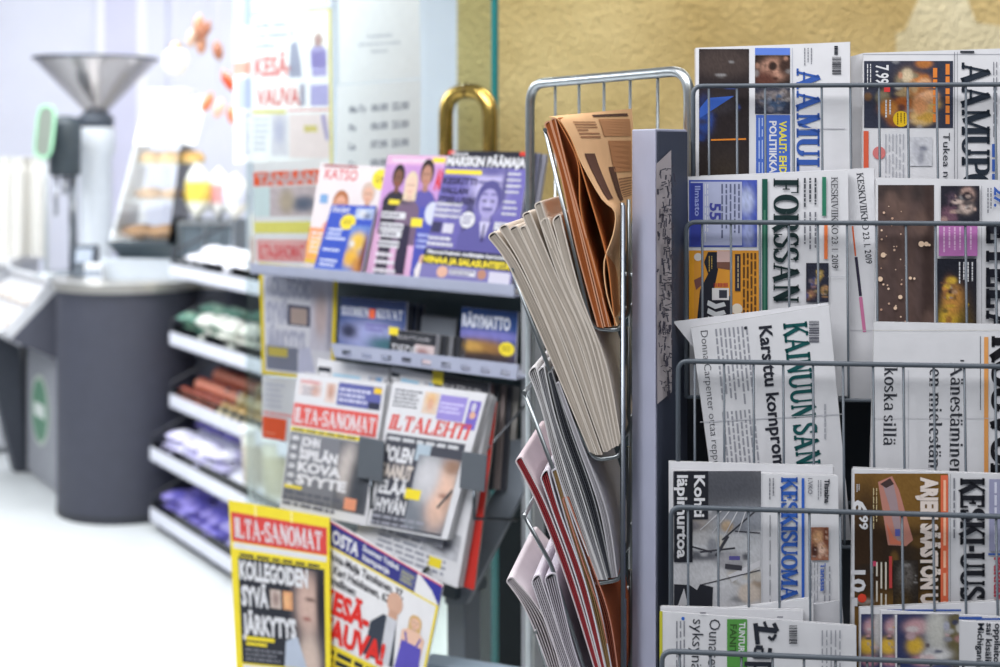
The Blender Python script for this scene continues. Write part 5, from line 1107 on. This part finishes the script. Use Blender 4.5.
box_pack('sweet_carton', .76, .02, 4, (.09, .1, .27), c(226, 216, 210), c(206, 176, 170), 'tall cream carton standing on the top sweet shelf beside the posters')
box_pack('sweet_carton', .88, .02, 4, (.09, .1, .25), c(196, 206, 236), c(120, 140, 206), 'tall blue carton standing on the top sweet shelf beside the posters')
def tub(at_s, q, ti, r, h, colr, label, band):
    z, off, dep = TIERS[ti]; p = PF + TV * (off + q) - SV * at_s + UZ * (z - .0435); m = MB(); m.lathe(p, [(r * .86, 0), (r * .88, h * .2), (r * .9, h * .25, band), (r * .96, h * .75, band), (r * .97, h * .8), (r, h)], colr, 24); o = build('sweet_tub', m, PLASTIC); tag(o, label, 'tub')
    m = MB(); m.lathe(p + UZ * h, [(r * 1.04, -.012), (r * 1.06, .0), (r * 1.02, .01), (.01, .012)], c(238, 238, 240), 24); build('lid', m, PLASTIC, o)
tub(.80, .13, 1, .075, .24, c(228, 226, 218), 'white plastic tub of sweets standing left of the yellow placard', c(206, 196, 180))
tub(.98, .13, 1, .075, .235, c(232, 230, 214), 'ivory plastic tub of sweets behind the tabloid bundle edge', c(214, 206, 176))
z, off, dep = TIERS[2]
for k in range(4):
    m = MB(); p = PF + TV * (off + .02) - SV * (.52 + .11 * k) + UZ * (z - .0435); m.box(p, -SV * .006, TV * .17, UZ * .13, c(226, 228, 232)); m.box(p + UZ * .13, -SV * .03, TV * .01, UZ * .012, c(200, 202, 208)); tag(build('shelf_divider', m, ACRYL), 'clear divider upright between the egg rows on the middle shelf', 'divider', 'dividers on the middle shelf')

# ---------------------------------------------------------------- the counter with its rounded end
DC = Vector((-1.553, 5.85, 0)); DR = .3
def foot(grow=0.0):
    r = DR + grow; pts = [Vector((-1.70 - grow, 6.6 + grow, 0)), Vector((DC.x - r, DC.y, 0))]
    pts += [DC + Vector((math.cos(R(a)), math.sin(R(a)), 0)) * r for a in range(188, 346, 6)]
    pts += [Vector((-1.105 - grow, 5.725 - grow * .3, 0)), Vector((-.365 - grow, 4.62 - grow, 0)), Vector((-.05, 4.85 - grow, 0)), Vector((-.6 + grow, 6.6 + grow, 0))]
    return pts
ctr = empty('counter', (-1.1, 5.9, 0)); tag(ctr, 'dark grey service counter with rounded end and pale steel worktop', 'counter')
m = MB(); m.prism(foot(), UZ * .925, CHAR); o = build('counter_body', m, MATTE, ctr)
m = MB(); m.prism([p + UZ * .925 for p in foot(.018)], UZ * .04, c(190, 188, 184)); build('worktop', m, mat('brushed steel top', .3, metal=.7, grain=.03), ctr, bevel=.004)
m = MB(); m.prism([p for p in foot(-.0005)], UZ * .0, CHAR, cap=False) if False else m.prism([p for p in foot(.002)], UZ * .03, c(52, 54, 62)); build('kick_strip', m, MATTE, ctr)
ZT = .9652
# raised steel step under the display case
def place(px, d): return Vector(((px - 500) / F * d, d, 0))
stp = MB(); a, b = place(100, 5.72), place(232, 5.70); ddv = Vector((0.12, .42, 0)); stp.hexa([a + UZ * ZT, b + UZ * ZT, b + ddv + UZ * ZT, a + ddv + UZ * ZT, a + UZ * (ZT + .085), b + UZ * (ZT + .085), b + ddv + UZ * (ZT + .085), a + ddv + UZ * (ZT + .085)], c(186, 194, 204)); o = build('display_plinth', stp, PAINT, bevel=.004); tag(o, 'pale steel plinth box on the counter under the glass pastry case', 'plinth')
# pastry case
case = empty('pastry_case', (-1.49, 5.98, ZT + .0862)); tag(case, 'glass pastry case with sloping front and buns on the counter', 'display case')
Z0 = ZT + .146; Z1 = 1.5 + 54 / F * 6.0
XL, XR = -1.62, -1.36
def fr(x, t): return Vector((x, 5.74 + .26 * t, Z0 + (Z1 - Z0) * t))
m = MB(); m.hexa([Vector((XL, 5.74, Z0)), Vector((XR, 5.68, Z0)), Vector((XR, 6.12, Z0)), Vector((XL, 6.14, Z0))] + [Vector((XL, 5.74, Z0 + .012)), Vector((XR, 5.68, Z0 + .012)), Vector((XR, 6.12, Z0 + .012)), Vector((XL, 6.14, Z0 + .012))], c(70, 80, 88)); build('case_floor', m, PAINT, case)
m = MB(); m.hexa([Vector((XL + .1, 5.98, Z1)), Vector((XR + .02, 5.94, Z1)), Vector((XR + .02, 6.12, Z1)), Vector((XL + .1, 6.14, Z1))] + [Vector((XL + .1, 5.98, Z1 + .03)), Vector((XR + .02, 5.94, Z1 + .03)), Vector((XR + .02, 6.12, Z1 + .03)), Vector((XL + .1, 6.14, Z1 + .03))], c(236, 238, 240)); build('case_roof', m, PAINT, case, bevel=.008)
m = MB(); m.hexa([Vector((XL + .03, 5.80, ZT + .0862)), Vector((XR + .02, 5.72, ZT + .0862)), Vector((XR + .02, 6.1, ZT + .0862)), Vector((XL + .03, 6.12, ZT + .0862))] + [Vector((XL + .0, 5.745, Z0 - .001)), Vector((XR + .02, 5.69, Z0 - .001)), Vector((XR + .02, 6.12, Z0 - .001)), Vector((XL, 6.14, Z0 - .001))], c(66, 78, 86)); build('case_base', m, PAINT, case)
m = MB(); q0, q1 = .66, 1.0; A_ = lambda x, t, h: Vector((x + (.1 * t if x < -1.3 else .02 * t), 5.735 + .255 * t - h + (-.06 * (1 - t) if x > -1.3 else 0), Z0 + (Z1 - Z0) * t)); m.hexa([A_(XL, q0, .012), A_(XR, q0, .012), A_(XR, q0, .004), A_(XL, q0, .004), A_(XL, q1, .012), A_(XR, q1, .012), A_(XR, q1, .004), A_(XL, q1, .004)], c(238, 240, 242)); build('hood', m, PAINT, case)
def pane(a, b, c2, d2, name, col=c(240)):
    m = MB(); n = (b - a).cross(d2 - a).normalized() * .004; m.hexa([a, b, b + n, a + n, d2, c2, c2 + n, d2 + n], col); return build(name, m, ACRYL, case)
pane(Vector((XL, 5.745, Z0)), Vector((XR, 5.685, Z0)), Vector((XR + .02, 5.95, Z1)), Vector((XL + .1, 5.99, Z1)), 'front_glass')
pane(Vector((XR, 5.69, Z0)), Vector((XR, 6.12, Z0)), Vector((XR + .02, 6.12, Z1)), Vector((XR + .02, 5.95, Z1)), 'side_glass')
m = MB(); m.hexa([Vector((XL, 5.75, Z0)), Vector((XL + .012, 5.75, Z0)), Vector((XL + .012, 6.13, Z0)), Vector((XL, 6.13, Z0)), Vector((XL + .1, 5.99, Z1)), Vector((XL + .112, 5.99, Z1)), Vector((XL + .112, 6.13, Z1)), Vector((XL + .1, 6.13, Z1))], c(232, 234, 236)); build('side_panel', m, PAINT, case)
CS = []
for k, (z, y0, xl) in enumerate(((Z0 + .17, 5.86, XL + .04), (Z0 + .32, 5.91, XL + .07))):
    m = MB(); m.hexa([Vector((xl, y0, z)), Vector((XR, y0 - .04, z)), Vector((XR, 6.1, z)), Vector((xl, 6.12, z))] + [Vector((xl, y0, z + .008)), Vector((XR, y0 - .04, z + .008)), Vector((XR, 6.1, z + .008)), Vector((xl, 6.12, z + .008))], c(226, 230, 232)); build('case_shelf', m, PAINT, case); CS.append((z + .0085, y0, xl))
bun = MB(); bun.lathe((0, 0, 0), [(.028, 0), (.044, .006), (.05, .02, c(232, 196, 128)), (.043, .04, c(226, 180, 106)), (.025, .052, c(220, 168, 92)), (.004, .056)], c(236, 214, 164), 16)
sp = [Vector((CS[1][2] + .05 + .085 * i, CS[1][1] + .05 + .09 * j - .006 * i, CS[1][0])) for i in range(3) for j in range(2)]; put(bun, FOOD, 'bun', 'golden round bun on the upper shelf of the glass case', 'bun', 'buns on the upper case shelf', sp, [.3 * i for i in range(len(sp))])
cro = MB(); cro.tube([(-.06, .02, .02), (-.04, -.005, .024), (0, -.015, .028), (.04, -.005, .024), (.06, .02, .02)], [.006, .018, .026, .018, .006], c(206, 166, 120), 12)
sp = [Vector((CS[0][2] + .075 + .125 * i, CS[0][1] + .06 + .1 * j - .006 * i, CS[0][0])) for i in range(2) for j in range(2)]; put(cro, FOOD, 'croissant', 'pale brown croissant on the lower shelf of the glass case', 'croissant', 'croissants on the lower case shelf', sp, [.2 * i for i in range(len(sp))])
rol = MB(); rol.blob((0, 0, .028), .07, .04, .03, c(196, 150, 104), 14, 8, 3, .05)
sp = [Vector((XL + .08 + .12 * i, 5.86 + .12 * j, Z0 + .011)) for i in range(2) for j in range(2)]; put(rol, FOOD, 'bread_roll', 'oblong bread roll on the floor of the glass case', 'bread roll', 'rolls on the case floor', sp, [.15 * i for i in range(len(sp))])
# clear bags of sweets right of the case
cbx = MB(); q = [Vector((-1.335, 5.76, 0)), Vector((-1.105, 5.76, 0)), Vector((-1.105, 6.06, 0)), Vector((-1.335, 6.06, 0))]; zz = (ZT + .0862, 1.205); cbx.hexa([v + UZ * zz[0] for v in q] + [v + UZ * zz[1] for v in q], c(92, 104, 114)); kb = build('warming_cabinet', cbx, PAINT, bevel=.004); tag(kb, 'dark grey warming cabinet with steel frame under the bright sweet bags on the counter', 'cabinet')
m = MB()
for x in (-1.336, -1.23, -1.115): m.box((x, 5.752, zz[0] + .004), (.012, 0, 0), (0, .008, 0), (0, 0, zz[1] - zz[0] - .008), c(176, 184, 190))
m.box((-1.336, 5.748, zz[1] - .016), (.233, 0, 0), (0, .012, 0), (0, 0, .017), c(206, 210, 214)); build('frame', m, CHROME, kb)
BG = [(172, 5.42, c(236, 236, 226), c(230, 206, 90)), (205, 5.30, c(238, 238, 238), c(226, 160, 160)), (228, 5.2, c(240, 240, 236), c(214, 220, 240))]
for i, (px, d, a_, b_) in enumerate(BG):
    p = Vector((-1.275 + .08 * i, 5.86 + .05 * (i % 2), 1.2062)); mb = wrapper('bag', (.24 - .02 * i, .12, .115), a_, b_, 20 + i); M = Matrix.Rotation(R(90), 3, 'Y')
    h_ = (.24 - .02 * i) / 2; mb.v = [M @ Vector((v.x, v.y, v.z - .0575)) + Vector((0, 0, h_)) + p for v in mb.v]
    tag(build('sweet_bag', mb, FOIL), ('upright white bag with yellow band on the warming cabinet next to the pastry case', 'upright white bag with pink band in the middle of the warming cabinet', 'upright whitish bag nearest the posters on the warming cabinet')[i], 'sweet bag')
# coffee grinder with its wide steel hopper
gp = place(96, 6.2); gr = empty('coffee_grinder', gp + UZ * ZT); tag(gr, 'coffee grinder with wide steel funnel hopper above black body', 'coffee grinder')
zr = 1.5 + 91 / F * 6.2; zn = 1.5 + 36 / F * 6.2
m = MB(); m.lathe(gp, [(.045, zn), (.06, zn + .02), (.262, zr - .012), (.27, zr), (.262, zr - .004), (.05, zn + .02)], c(186, 182, 184), 40, cap=False); hp_ = build('hopper', m, mat('bright spun steel', .22, metal=.85, grain=.05), gr)
m = MB(); m.tube([gp + Vector((math.cos(2 * math.pi * k / 40) * .27, math.sin(2 * math.pi * k / 40) * .27, zr)) for k in range(40)], .006, c(84, 90, 104), 8, closed=True); build('rim', m, CHROME, hp_)
m = MB(); m.lathe(gp, [(.075, zn - .06), (.08, zn - .02), (.06, zn + .004), (.05, zn + .006)], c(66, 74, 86), 24); build('collar', m, PLASTIC, gr)
m = MB(); m.lathe(gp, [(.1, ZT), (.1, ZT + .03), (.07, ZT + .06), (.07, zn - .2), (.085, zn - .16), (.085, zn - .07), (.07, zn - .055)], c(198, 204, 212), 28); build('grinder_body', m, PLASTIC, gr)
bp = place(65, 5.98); m = MB(); z_a, z_b = 1.5 - 26 / F * 5.98, 1.5 + 32 / F * 5.98
bk = empty('coffee_dispenser', bp + UZ * ZT); tag(bk, 'black cylindrical coffee dispenser with chrome spout left of the pastry case', 'dispenser')
m.lathe(bp, [(.055, z_a), (.066, z_a + .01), (.068, z_b - .04), (.06, z_b), (.02, z_b + .01)], c(54, 64, 72), 28); build('reservoir', m, PLASTIC, bk)
m = MB(); m.tube([bp + UZ * z_a, bp + UZ * (z_a - .08)], .012, c(170, 174, 182), 10); m.tube([bp + Vector((-.03, -.02, z_a)), bp + Vector((-.03, -.03, z_a - .17))], .009, c(170, 174, 182), 10); build('spout', m, CHROME, bk)
m = MB(); m.tube([bp + Vector((.02, .05, ZT + .01)), bp + Vector((.02, .05, z_a + .05))], .018, c(150, 156, 164), 12); m.lathe(bp, [(.085, ZT), (.085, ZT + .012), (.02, ZT + .02)], c(120, 126, 134), 24); build('dispenser_stand', m, CHROME, bk)
# oblong panel with a pale green rim
pp = place(45, 5.86); up_ = Vector((.10, .02, 1)).normalized(); sd = Vector((.9, -.3, -.09)).normalized(); cz = 1.5 + 18 / F * 5.86
ring = []
for k in range(40):
    a = 2 * math.pi * k / 40; ca, sa = math.cos(a), math.sin(a); e = lambda v, p_: math.copysign(abs(v) ** p_, v)
    ring.append(pp + UZ * cz + sd * e(ca, .6) * .042 + up_ * e(sa, .5) * .108)
sg = empty('display_screen', pp + UZ * ZT); tag(sg, 'tilted oblong screen with pale green rim beside the coffee dispenser', 'screen')
m = MB(); m.tube(ring, .0075, c(150, 206, 170), 8, closed=True); build('rim', m, PLASTIC, sg)
m = MB(); nn = sd.cross(up_).normalized(); m.prism([p + nn * .004 for p in ring], -nn * .014, c(122, 130, 122)); build('screen_panel', m, PLASTIC, sg)
m = MB(); m.tube([pp + UZ * (cz - .1), pp + Vector((0, .02, cz - .2)), pp + Vector((0, .02, ZT + .02))], .009, c(190, 196, 200), 10); m.lathe(pp + Vector((0, .02, 0)), [(.05, ZT), (.05, ZT + .01), (.01, ZT + .016)], c(190, 196, 200), 20); build('screen_stand', m, PAINT, sg)
# paper cups in tall stacks
ct = MB(); K = 22
prof = []
for k in range(K): prof += [(.038, .02 * k), (.0405, .02 * k + .002), (.0405, .02 * k + .006), (.0382, .02 * k + .008)]
prof += [(.043, .02 * K + .05), (.0455, .02 * K + .053), (.045, .02 * K + .058), (.04, .02 * K + .054)]
ct.lathe((0, 0, 0), prof, c(232, 230, 224), 20)
# ---------------------------------------------------------------- the angled stand left of the drum
kio = empty('serving_stand', (-2.1, 6.2, 0)); tag(kio, 'charcoal serving stand with sloping tray and green oval badge at far left', 'serving stand')
K0 = Vector((-1.885, 5.97, 0))
m = MB(); m.box(K0 + UZ * .02, SV * .56, TV * .03, UZ * .56, c(150, 152, 160)); fpn = build('front_panel', m, MATTE, kio, bevel=.003)
m = MB(); bc = K0 + SV * .33 - TV * .001 + UZ * .33
m.prism([bc + SV * .145 * math.cos(2 * math.pi * k / 36) + UZ * .16 * math.sin(2 * math.pi * k / 36) for k in range(36)], -TV * .003, c(190, 200, 190)); m.prism([bc - TV * .003 + SV * .125 * math.cos(2 * math.pi * k / 36) + UZ * .14 * math.sin(2 * math.pi * k / 36) for k in range(36)], -TV * .001, c(96, 140, 116)); m.box(bc - TV * .0045 - SV * .085 - UZ * .03, SV * .17, -TV * .001, UZ * .06, c(222, 228, 224)); bd = build('badge', m, MATTE, fpn); bd['label'] = 'green oval badge with white band'
tri = [K0 + UZ * .59, K0 + UZ * .915, K0 - TV * .215 + UZ * .70]
m = MB(); m.prism(tri, SV * .8, c(84, 86, 98)); build('sloping_tray', m, MATTE, kio)
m = MB(); e1 = (tri[1] - tri[2]); nn = SV.cross(e1).normalized(); nn = nn if nn.z > 0 else -nn; lipv = nn * .05
m.box(tri[2] + SV * .0, SV * .8, e1.normalized() * .012, lipv, c(226, 228, 232)); m.box(tri[2], SV * .01, e1, lipv, c(214, 216, 222)); m.box(tri[1] - e1.normalized() * .012, SV * .8, e1.normalized() * .012, lipv, c(226, 228, 232)); m.box(tri[2] + nn * .0005, SV * .8, e1, nn * .003, c(232, 232, 236)); build('tray_lining', m, PLASTIC, kio)
m = MB(); m.box(K0 + SV * .57 - TV * .0, SV * .1, TV * .08, UZ * .6, c(56, 60, 68)); m.prism([K0 + SV * .60 - TV * .02 + UZ * .585, K0 + SV * .60 - TV * .20 + UZ * .69, K0 + SV * .60 - TV * .04 + UZ * .0, K0 + SV * .60 + TV * .0 + UZ * .0], SV * .09, c(66, 70, 80)); build('slanted_leg', m, MATTE, kio)
rr = random.Random(9); pk = MB(); pk = wrapper('b', (.09, .07, .035), c(236, 232, 226), c(220, 190, 170), 33)
src = None
for i in range(5):
    for j in range(2):
        p = tri[2] + e1 * (.22 + .4 * j) + SV * (.1 + .14 * i) + nn * .006
        if src is None: src = o = build('snack_bag', pk, FOIL); tag(o, 'small white snack bag lying in the sloping tray', 'snack bag', 'snack bags in the sloping tray')
        else: o = dup(src, p)
        o.location = p; o.rotation_euler = Matrix((SV, nn.cross(SV), nn)).transposed().to_euler()
# pale cabinet at the far left edge, cups stand on it
cb = empty('side_cabinet', (-2.75, 7.1, 0)); tag(cb, 'light grey side cabinet at the left edge behind the serving stand', 'cabinet')
m = MB(); m.box((-3.3, 6.85, 0.03), (.86, 0, 0), (0, .5, 0), (0, 0, .9), c(196, 198, 204)); build('body', m, MATTE, cb, bevel=.004)
m = MB(); m.box((-3.32, 6.82, .93), (.92, 0, 0), (0, .55, 0), (0, 0, .035), c(224, 224, 226)); build('cabinet_top', m, MATTE, cb, bevel=.004)
m = MB(); m.box((-3.28, 6.835, .06), (.40, 0, 0), (0, .014, 0), (0, 0, .84), c(206, 208, 214)); dd_ = build('door', m, MATTE, cb, bevel=.002); m = MB(); m.tube([(-2.92, 6.825, .6), (-2.92, 6.81, .6), (-2.92, 6.81, .75), (-2.92, 6.825, .75)], .006, c(170, 172, 180), 8); build('handle', m, CHROME, dd_)
m = MB(); m.box((-2.86, 6.835, .06), (.40, 0, 0), (0, .014, 0), (0, 0, .84), c(206, 208, 214)); dd_ = build('door', m, MATTE, cb, bevel=.002); m = MB(); m.tube([(-2.82, 6.825, .6), (-2.82, 6.81, .6), (-2.82, 6.81, .75), (-2.82, 6.825, .75)], .006, c(170, 172, 180), 8); build('handle', m, CHROME, dd_)
src = None
for i, (px, d) in enumerate(((6, 7.0), (18, 6.96), (29, 7.02), (39, 6.98))):
    p = place(px, d) + UZ * .9655
    if src is None: src = o = build('cup_stack', ct, PLASTIC); o['group'] = 'stacks of paper cups'
    else: o = dup(src, p)
    o.location = p; o['category'] = 'paper cups'
    o['label'] = ('tall stack of white paper cups closest to the left picture edge', 'second tall white paper cup stack from the left edge', 'third tall white paper cup stack from the left edge', 'tall white paper cup stack nearest the green rimmed screen')[i]
m = MB(); p = place(4, 6.9) + UZ * .966; m.box(place(-12, 7.12) + UZ * .966, (.11, 0, 0), (0, .1, 0), (0, 0, .5), c(224, 230, 230)); m.box(place(-12, 7.119) + UZ * 1.39, (.11, 0, 0), (0, -.001, 0), (0, 0, .07), c(120, 186, 170)); tag(build('tissue_carton', m, PLASTIC, bevel=.003), 'tall pale carton with a teal band at the left edge', 'carton')
tp = place(50, 5.78) + Vector((-.0, .0, ZT)); tp = Vector((-1.80, 5.84, ZT)); m = MB(); m.prism([tp + Vector((0, 0, 0)), tp + Vector((0, .11, 0)), tp + Vector((0, .11, .13)), tp + Vector((0, .05, .13))], (.085, 0, 0), c(62, 72, 84)); o = build('card_terminal', m, PLASTIC, bevel=.004); tag(o, 'small dark card terminal on the counter below the dispenser', 'card terminal')
m = MB(); m.box(tp + Vector((.008, .017, .06)), (.07, 0, 0), (0, .021, .055), (0, -.002, .001), c(150, 160, 176)); build('screen', m, PLASTIC, o)
# white bread bag and carton by the case front
m = MB(); m.box(Vector((-1.70, 5.68, ZT)), (.07, 0, 0), (0, .05, 0), (0, 0, .07), c(222, 226, 232)); m.box(Vector((-1.701, 5.679, ZT + .015)), (.072, 0, 0), (0, -.0006, 0), (0, 0, .03), c(150, 160, 176)); tag(build('napkin_box', m, PLASTIC, bevel=.002), 'small white napkin box on the counter edge in front of the pastry case', 'napkin box')
# hanging things
CEIL = 2.85
def hang(px, py, d, name, label, cat, mk):
    p = W(px, py, d); root = empty(name, p); tag(root, label, cat)
    m = MB(); m.tube([p, Vector((p.x, p.y, CEIL))], .0025, c(220, 220, 226), 6); build('cord', m, PLASTIC, root); mk(root, p)
def globe(root, p): m = MB(); m.blob(p - UZ * .06, .055, .055, .065, c(240, 238, 232), 20, 12, 1, 0); build('globe', m, PLASTIC, root); m = MB(); m.lathe(p, [(.03, -.008), (.028, .012), (.008, .03)], c(200, 170, 140), 16); build('cap', m, BRASS, root)
hang(176, 48, 5.9, 'hanging_globe', 'small white globe hanging above the pastry case', 'ornament', globe)
def fruit(cols, n, seed):
    def f(root, p):
        rr = random.Random(seed)
        for k in range(n):
            m = MB(); a = p + Vector((rr.uniform(-.05, .05), rr.uniform(-.03, .03), -.03 - .025 * k)); b = a + Vector((rr.uniform(-.05, .05), 0, -.075))
            m.tube([a, a.lerp(b, .3) + Vector((0, 0, 0)), a.lerp(b, .75), b], [.004, .02, .018, .003], cols[k % len(cols)], 10); build('pendant', m, FOIL, root)
    return f
hang(207, 6, 5.2, 'hanging_cluster', 'cluster of tan pendants hanging near the top of the picture', 'ornament', fruit([c(206, 150, 120), c(170, 110, 84), c(220, 190, 170)], 5, 3))
hang(236, 48, 4.9, 'hanging_cluster', 'red orange pendants hanging close to the left edge of the posters', 'ornament', fruit([c(214, 84, 50), c(226, 110, 70)], 3, 5))
hang(218, 84, 5.2, 'hanging_cluster', 'pale orange pendants hanging lower than the red ones', 'ornament', fruit([c(230, 130, 90), c(240, 190, 170)], 3, 8))

# ================================================================ the setting
def plate(name, a, b, c2, d2, col, material, label=None, th=None):
    m = MB(); a, b, c2, d2 = map(Vector, (a, b, c2, d2)); th = Vector(th or (0, 0, -.05)); m.hexa([a, b, c2, d2, a + th, b + th, c2 + th, d2 + th], col); o = build(name, m, material); return struct(o, label, name.split('_')[0])
plate('floor', (-6, -1, 0), (4.5, -1, 0), (4.5, 9, 0), (-6, 9, 0), c(206, 210, 212), FLOORM, 'pale grey smooth floor')
plate('wall_back', (-6, 8.6, 0), (1.5, 8.6, 0), (1.5, 8.6, CEIL), (-6, 8.6, CEIL), c(224, 226, 240), WALLM, 'pale lavender white back wall of the store', (0, .08, 0))
plate('wall_right', (.9, 4.12, 0), (.9, 8.6, 0), (.9, 8.6, CEIL), (.9, 4.12, CEIL), c(230, 230, 234), WALLM, 'white inner wall of the store', (.06, 0, 0))
plate('ceiling', (-6, 3.9, CEIL), (1.5, 3.9, CEIL), (1.5, 8.6, CEIL), (-6, 8.6, CEIL), c(236, 236, 238), WALLM, 'white store ceiling', (0, 0, .05))
for i, (x0, x1, cc) in enumerate(((97, 104, c(238, 238, 240)), (104, 137, c(210, 210, 232)), (137, 146, c(238, 238, 240)), (146, 166, c(222, 224, 240)))):
    a, b = place(x0, 8.56), place(x1, 8.56); m = MB(); m.box(a + UZ * .1, (b.x - a.x, 0, 0), (0, .04, 0), UZ * 2.7, cc); struct(build('trim_%d' % (i + 1), m, WALLM), ('white upright strip on the back wall', 'lavender panel on the back wall', 'second white upright strip on the back wall', 'pale lavender panel on the back wall')[i], 'trim')
# yellow rough plaster wall
YM = bpy.data.materials.new('ochre rough plaster'); YM.use_nodes = True
nt = YM.node_tree; N, L = nt.nodes, nt.links; b = N['Principled BSDF']; tc = N.new('ShaderNodeTexCoord')
n1 = N.new('ShaderNodeTexNoise'); n1.inputs['Scale'].default_value = 2.2; n1.inputs['Detail'].default_value = 5
n2 = N.new('ShaderNodeTexNoise'); n2.inputs['Scale'].default_value = 60; n2.inputs['Detail'].default_value = 8; n2.inputs['Roughness'].default_value = .6
v1 = N.new('ShaderNodeTexVoronoi'); v1.inputs['Scale'].default_value = 90
for q in (n1, n2, v1): L.new(tc.outputs['Object'], q.inputs['Vector'])
at = N.new('ShaderNodeAttribute'); at.attribute_name = 'Col'
cr = N.new('ShaderNodeValToRGB'); cr.color_ramp.elements[0].position = .3; cr.color_ramp.elements[0].color = (.70, .64, .52, 1); cr.color_ramp.elements[1].position = .7; cr.color_ramp.elements[1].color = (1.08, 1.08, 1.1, 1)
L.new(n1.outputs['Fac'], cr.inputs['Fac'])
mx = N.new('ShaderNodeMix'); mx.data_type = 'RGBA'; mx.blend_type = 'MULTIPLY'; mx.inputs['Factor'].default_value = 1
L.new(at.outputs['Color'], mx.inputs['A']); L.new(cr.outputs['Color'], mx.inputs['B']); L.new(mx.outputs['Result'], b.inputs['Base Color'])
ad = N.new('ShaderNodeMath'); ad.operation = 'ADD'; L.new(n2.outputs['Fac'], ad.inputs[0]); L.new(v1.outputs['Distance'], ad.inputs[1])
bp = N.new('ShaderNodeBump'); bp.inputs['Strength'].default_value = .9; bp.inputs['Distance'].default_value = .01; L.new(ad.outputs['Value'], bp.inputs['Height']); L.new(bp.outputs['Normal'], b.inputs['Normal'])
b.inputs['Roughness'].default_value = .85; b.inputs['Specular IOR Level'].default_value = .2
WD = 3.9; xl = (457 - 500) / F * WD
m = MB(); m.box((xl, WD, 0), (4.6, 0, 0), (0, .2, 0), (0, 0, 3.2), c(208, 186, 134)); struct(build('wall_front', m, YM), 'rough ochre yellow plaster wall behind the newspaper rack', 'wall')
m = MB(); f = lambda x, y: W(x, y, WD - .002); m.prism([f(896, 62), f(896, 33), f(905, 30), f(918, 0), f(921, -40), f(980, -40), f(968, 0), (f(976, 22)), f(1008, 27), f(1075, 40), f(1075, 90), f(896, 90)], (0, .0018, 0), c(232, 224, 194)); struct(build('trim_6', m, YM), 'paler cream patch on the ochre wall', 'trim')  # paler cream shape laid flat on the wall
m = MB(); m.box((xl, WD - .012, 0), (4.6, 0, 0), (0, .012, 0), (0, 0, 1.30), c(14, 24, 30)); struct(build('trim_5', m, MATTE), 'dark teal lower band along the ochre wall', 'trim')  # dark band set against the lower wall

# ================================================================ light and camera
def area(name, loc, tgt, sx, sy, e, col=(1, 1, 1)):
    l = bpy.data.lights.new(name, 'AREA'); l.shape = 'RECTANGLE'; l.size = sx; l.size_y = sy; l.energy = e; l.color = col
    o = bpy.data.objects.new(name, l); COL.objects.link(o); o.location = loc; o.rotation_euler = (Vector(tgt) - Vector(loc)).to_track_quat('-Z', 'Y').to_euler(); return o
area('store_ceiling_and_fill_light', (-2.0, 5.2, 2.82), (-2.0, 5.2, 0), 2.4, 1.6, LE[0], (.95, .98, 1.0))
area('store_ceiling_and_fill_light', (-1.8, 7.4, 2.82), (-1.8, 7.4, 0), 3.4, 1.6, LE[1], (.95, .98, 1.0))
area('store_ceiling_and_fill_light', (-.3, 4.75, 2.6), (-.25, 3.3, 1.6), .9, .6, LE[7], (.95, .98, 1.0))  # added fill, tilted at the glass to backlight the posters
area('passage_and_fill_light', (-1.3, 1.3, 3.0), (-.3, 2.7, .9), 1.6, .8, LE[8], (1, .99, .98))  # added fill over the stand to brighten its papers
area('added_shelf_fill', (-3.3, 3.7, 2.5), (-1.1, 5.2, .4), 1.4, 1.0, LE[6], (.95, .98, 1.0))  # added fill to brighten the goods on the sweet shelves
area('passage_and_fill_light', (.2, .9, 3.1), (.3, 2.2, .9), 2.2, 1.2, LE[2], (1, .985, .97))
area('wall_light', (1.3, 3.3, 3.05), (1.2, 3.9, 1.5), 2.8, .3, LE[3], (1, .95, .86))
w = bpy.data.worlds.new('room light'); bpy.context.scene.world = w; w.use_nodes = True
w.node_tree.nodes['Background'].inputs['Color'].default_value = (.86, .92, 1.0, 1); w.node_tree.nodes['Background'].inputs['Strength'].default_value = LE[4]
cam = bpy.data.cameras.new('camera'); co = bpy.data.objects.new('camera', cam); COL.objects.link(co); co.location = (0, 0, EYE); co.rotation_euler = (R(90), 0, 0)
cam.sensor_width = 36; cam.lens = F * 36 / 1000; cam.shift_y = -(333.5 - HOR) / 1000; cam.clip_start = .05
cam.dof.use_dof = True; cam.dof.focus_distance = 1.66; cam.dof.aperture_fstop = 3.7
sc = bpy.context.scene; sc.camera = co
sc.view_settings.view_transform = 'Standard'; sc.view_settings.look = 'None'; sc.view_settings.gamma = 1; sc.view_settings.use_curve_mapping = False; sc.view_settings.exposure = LE[5]
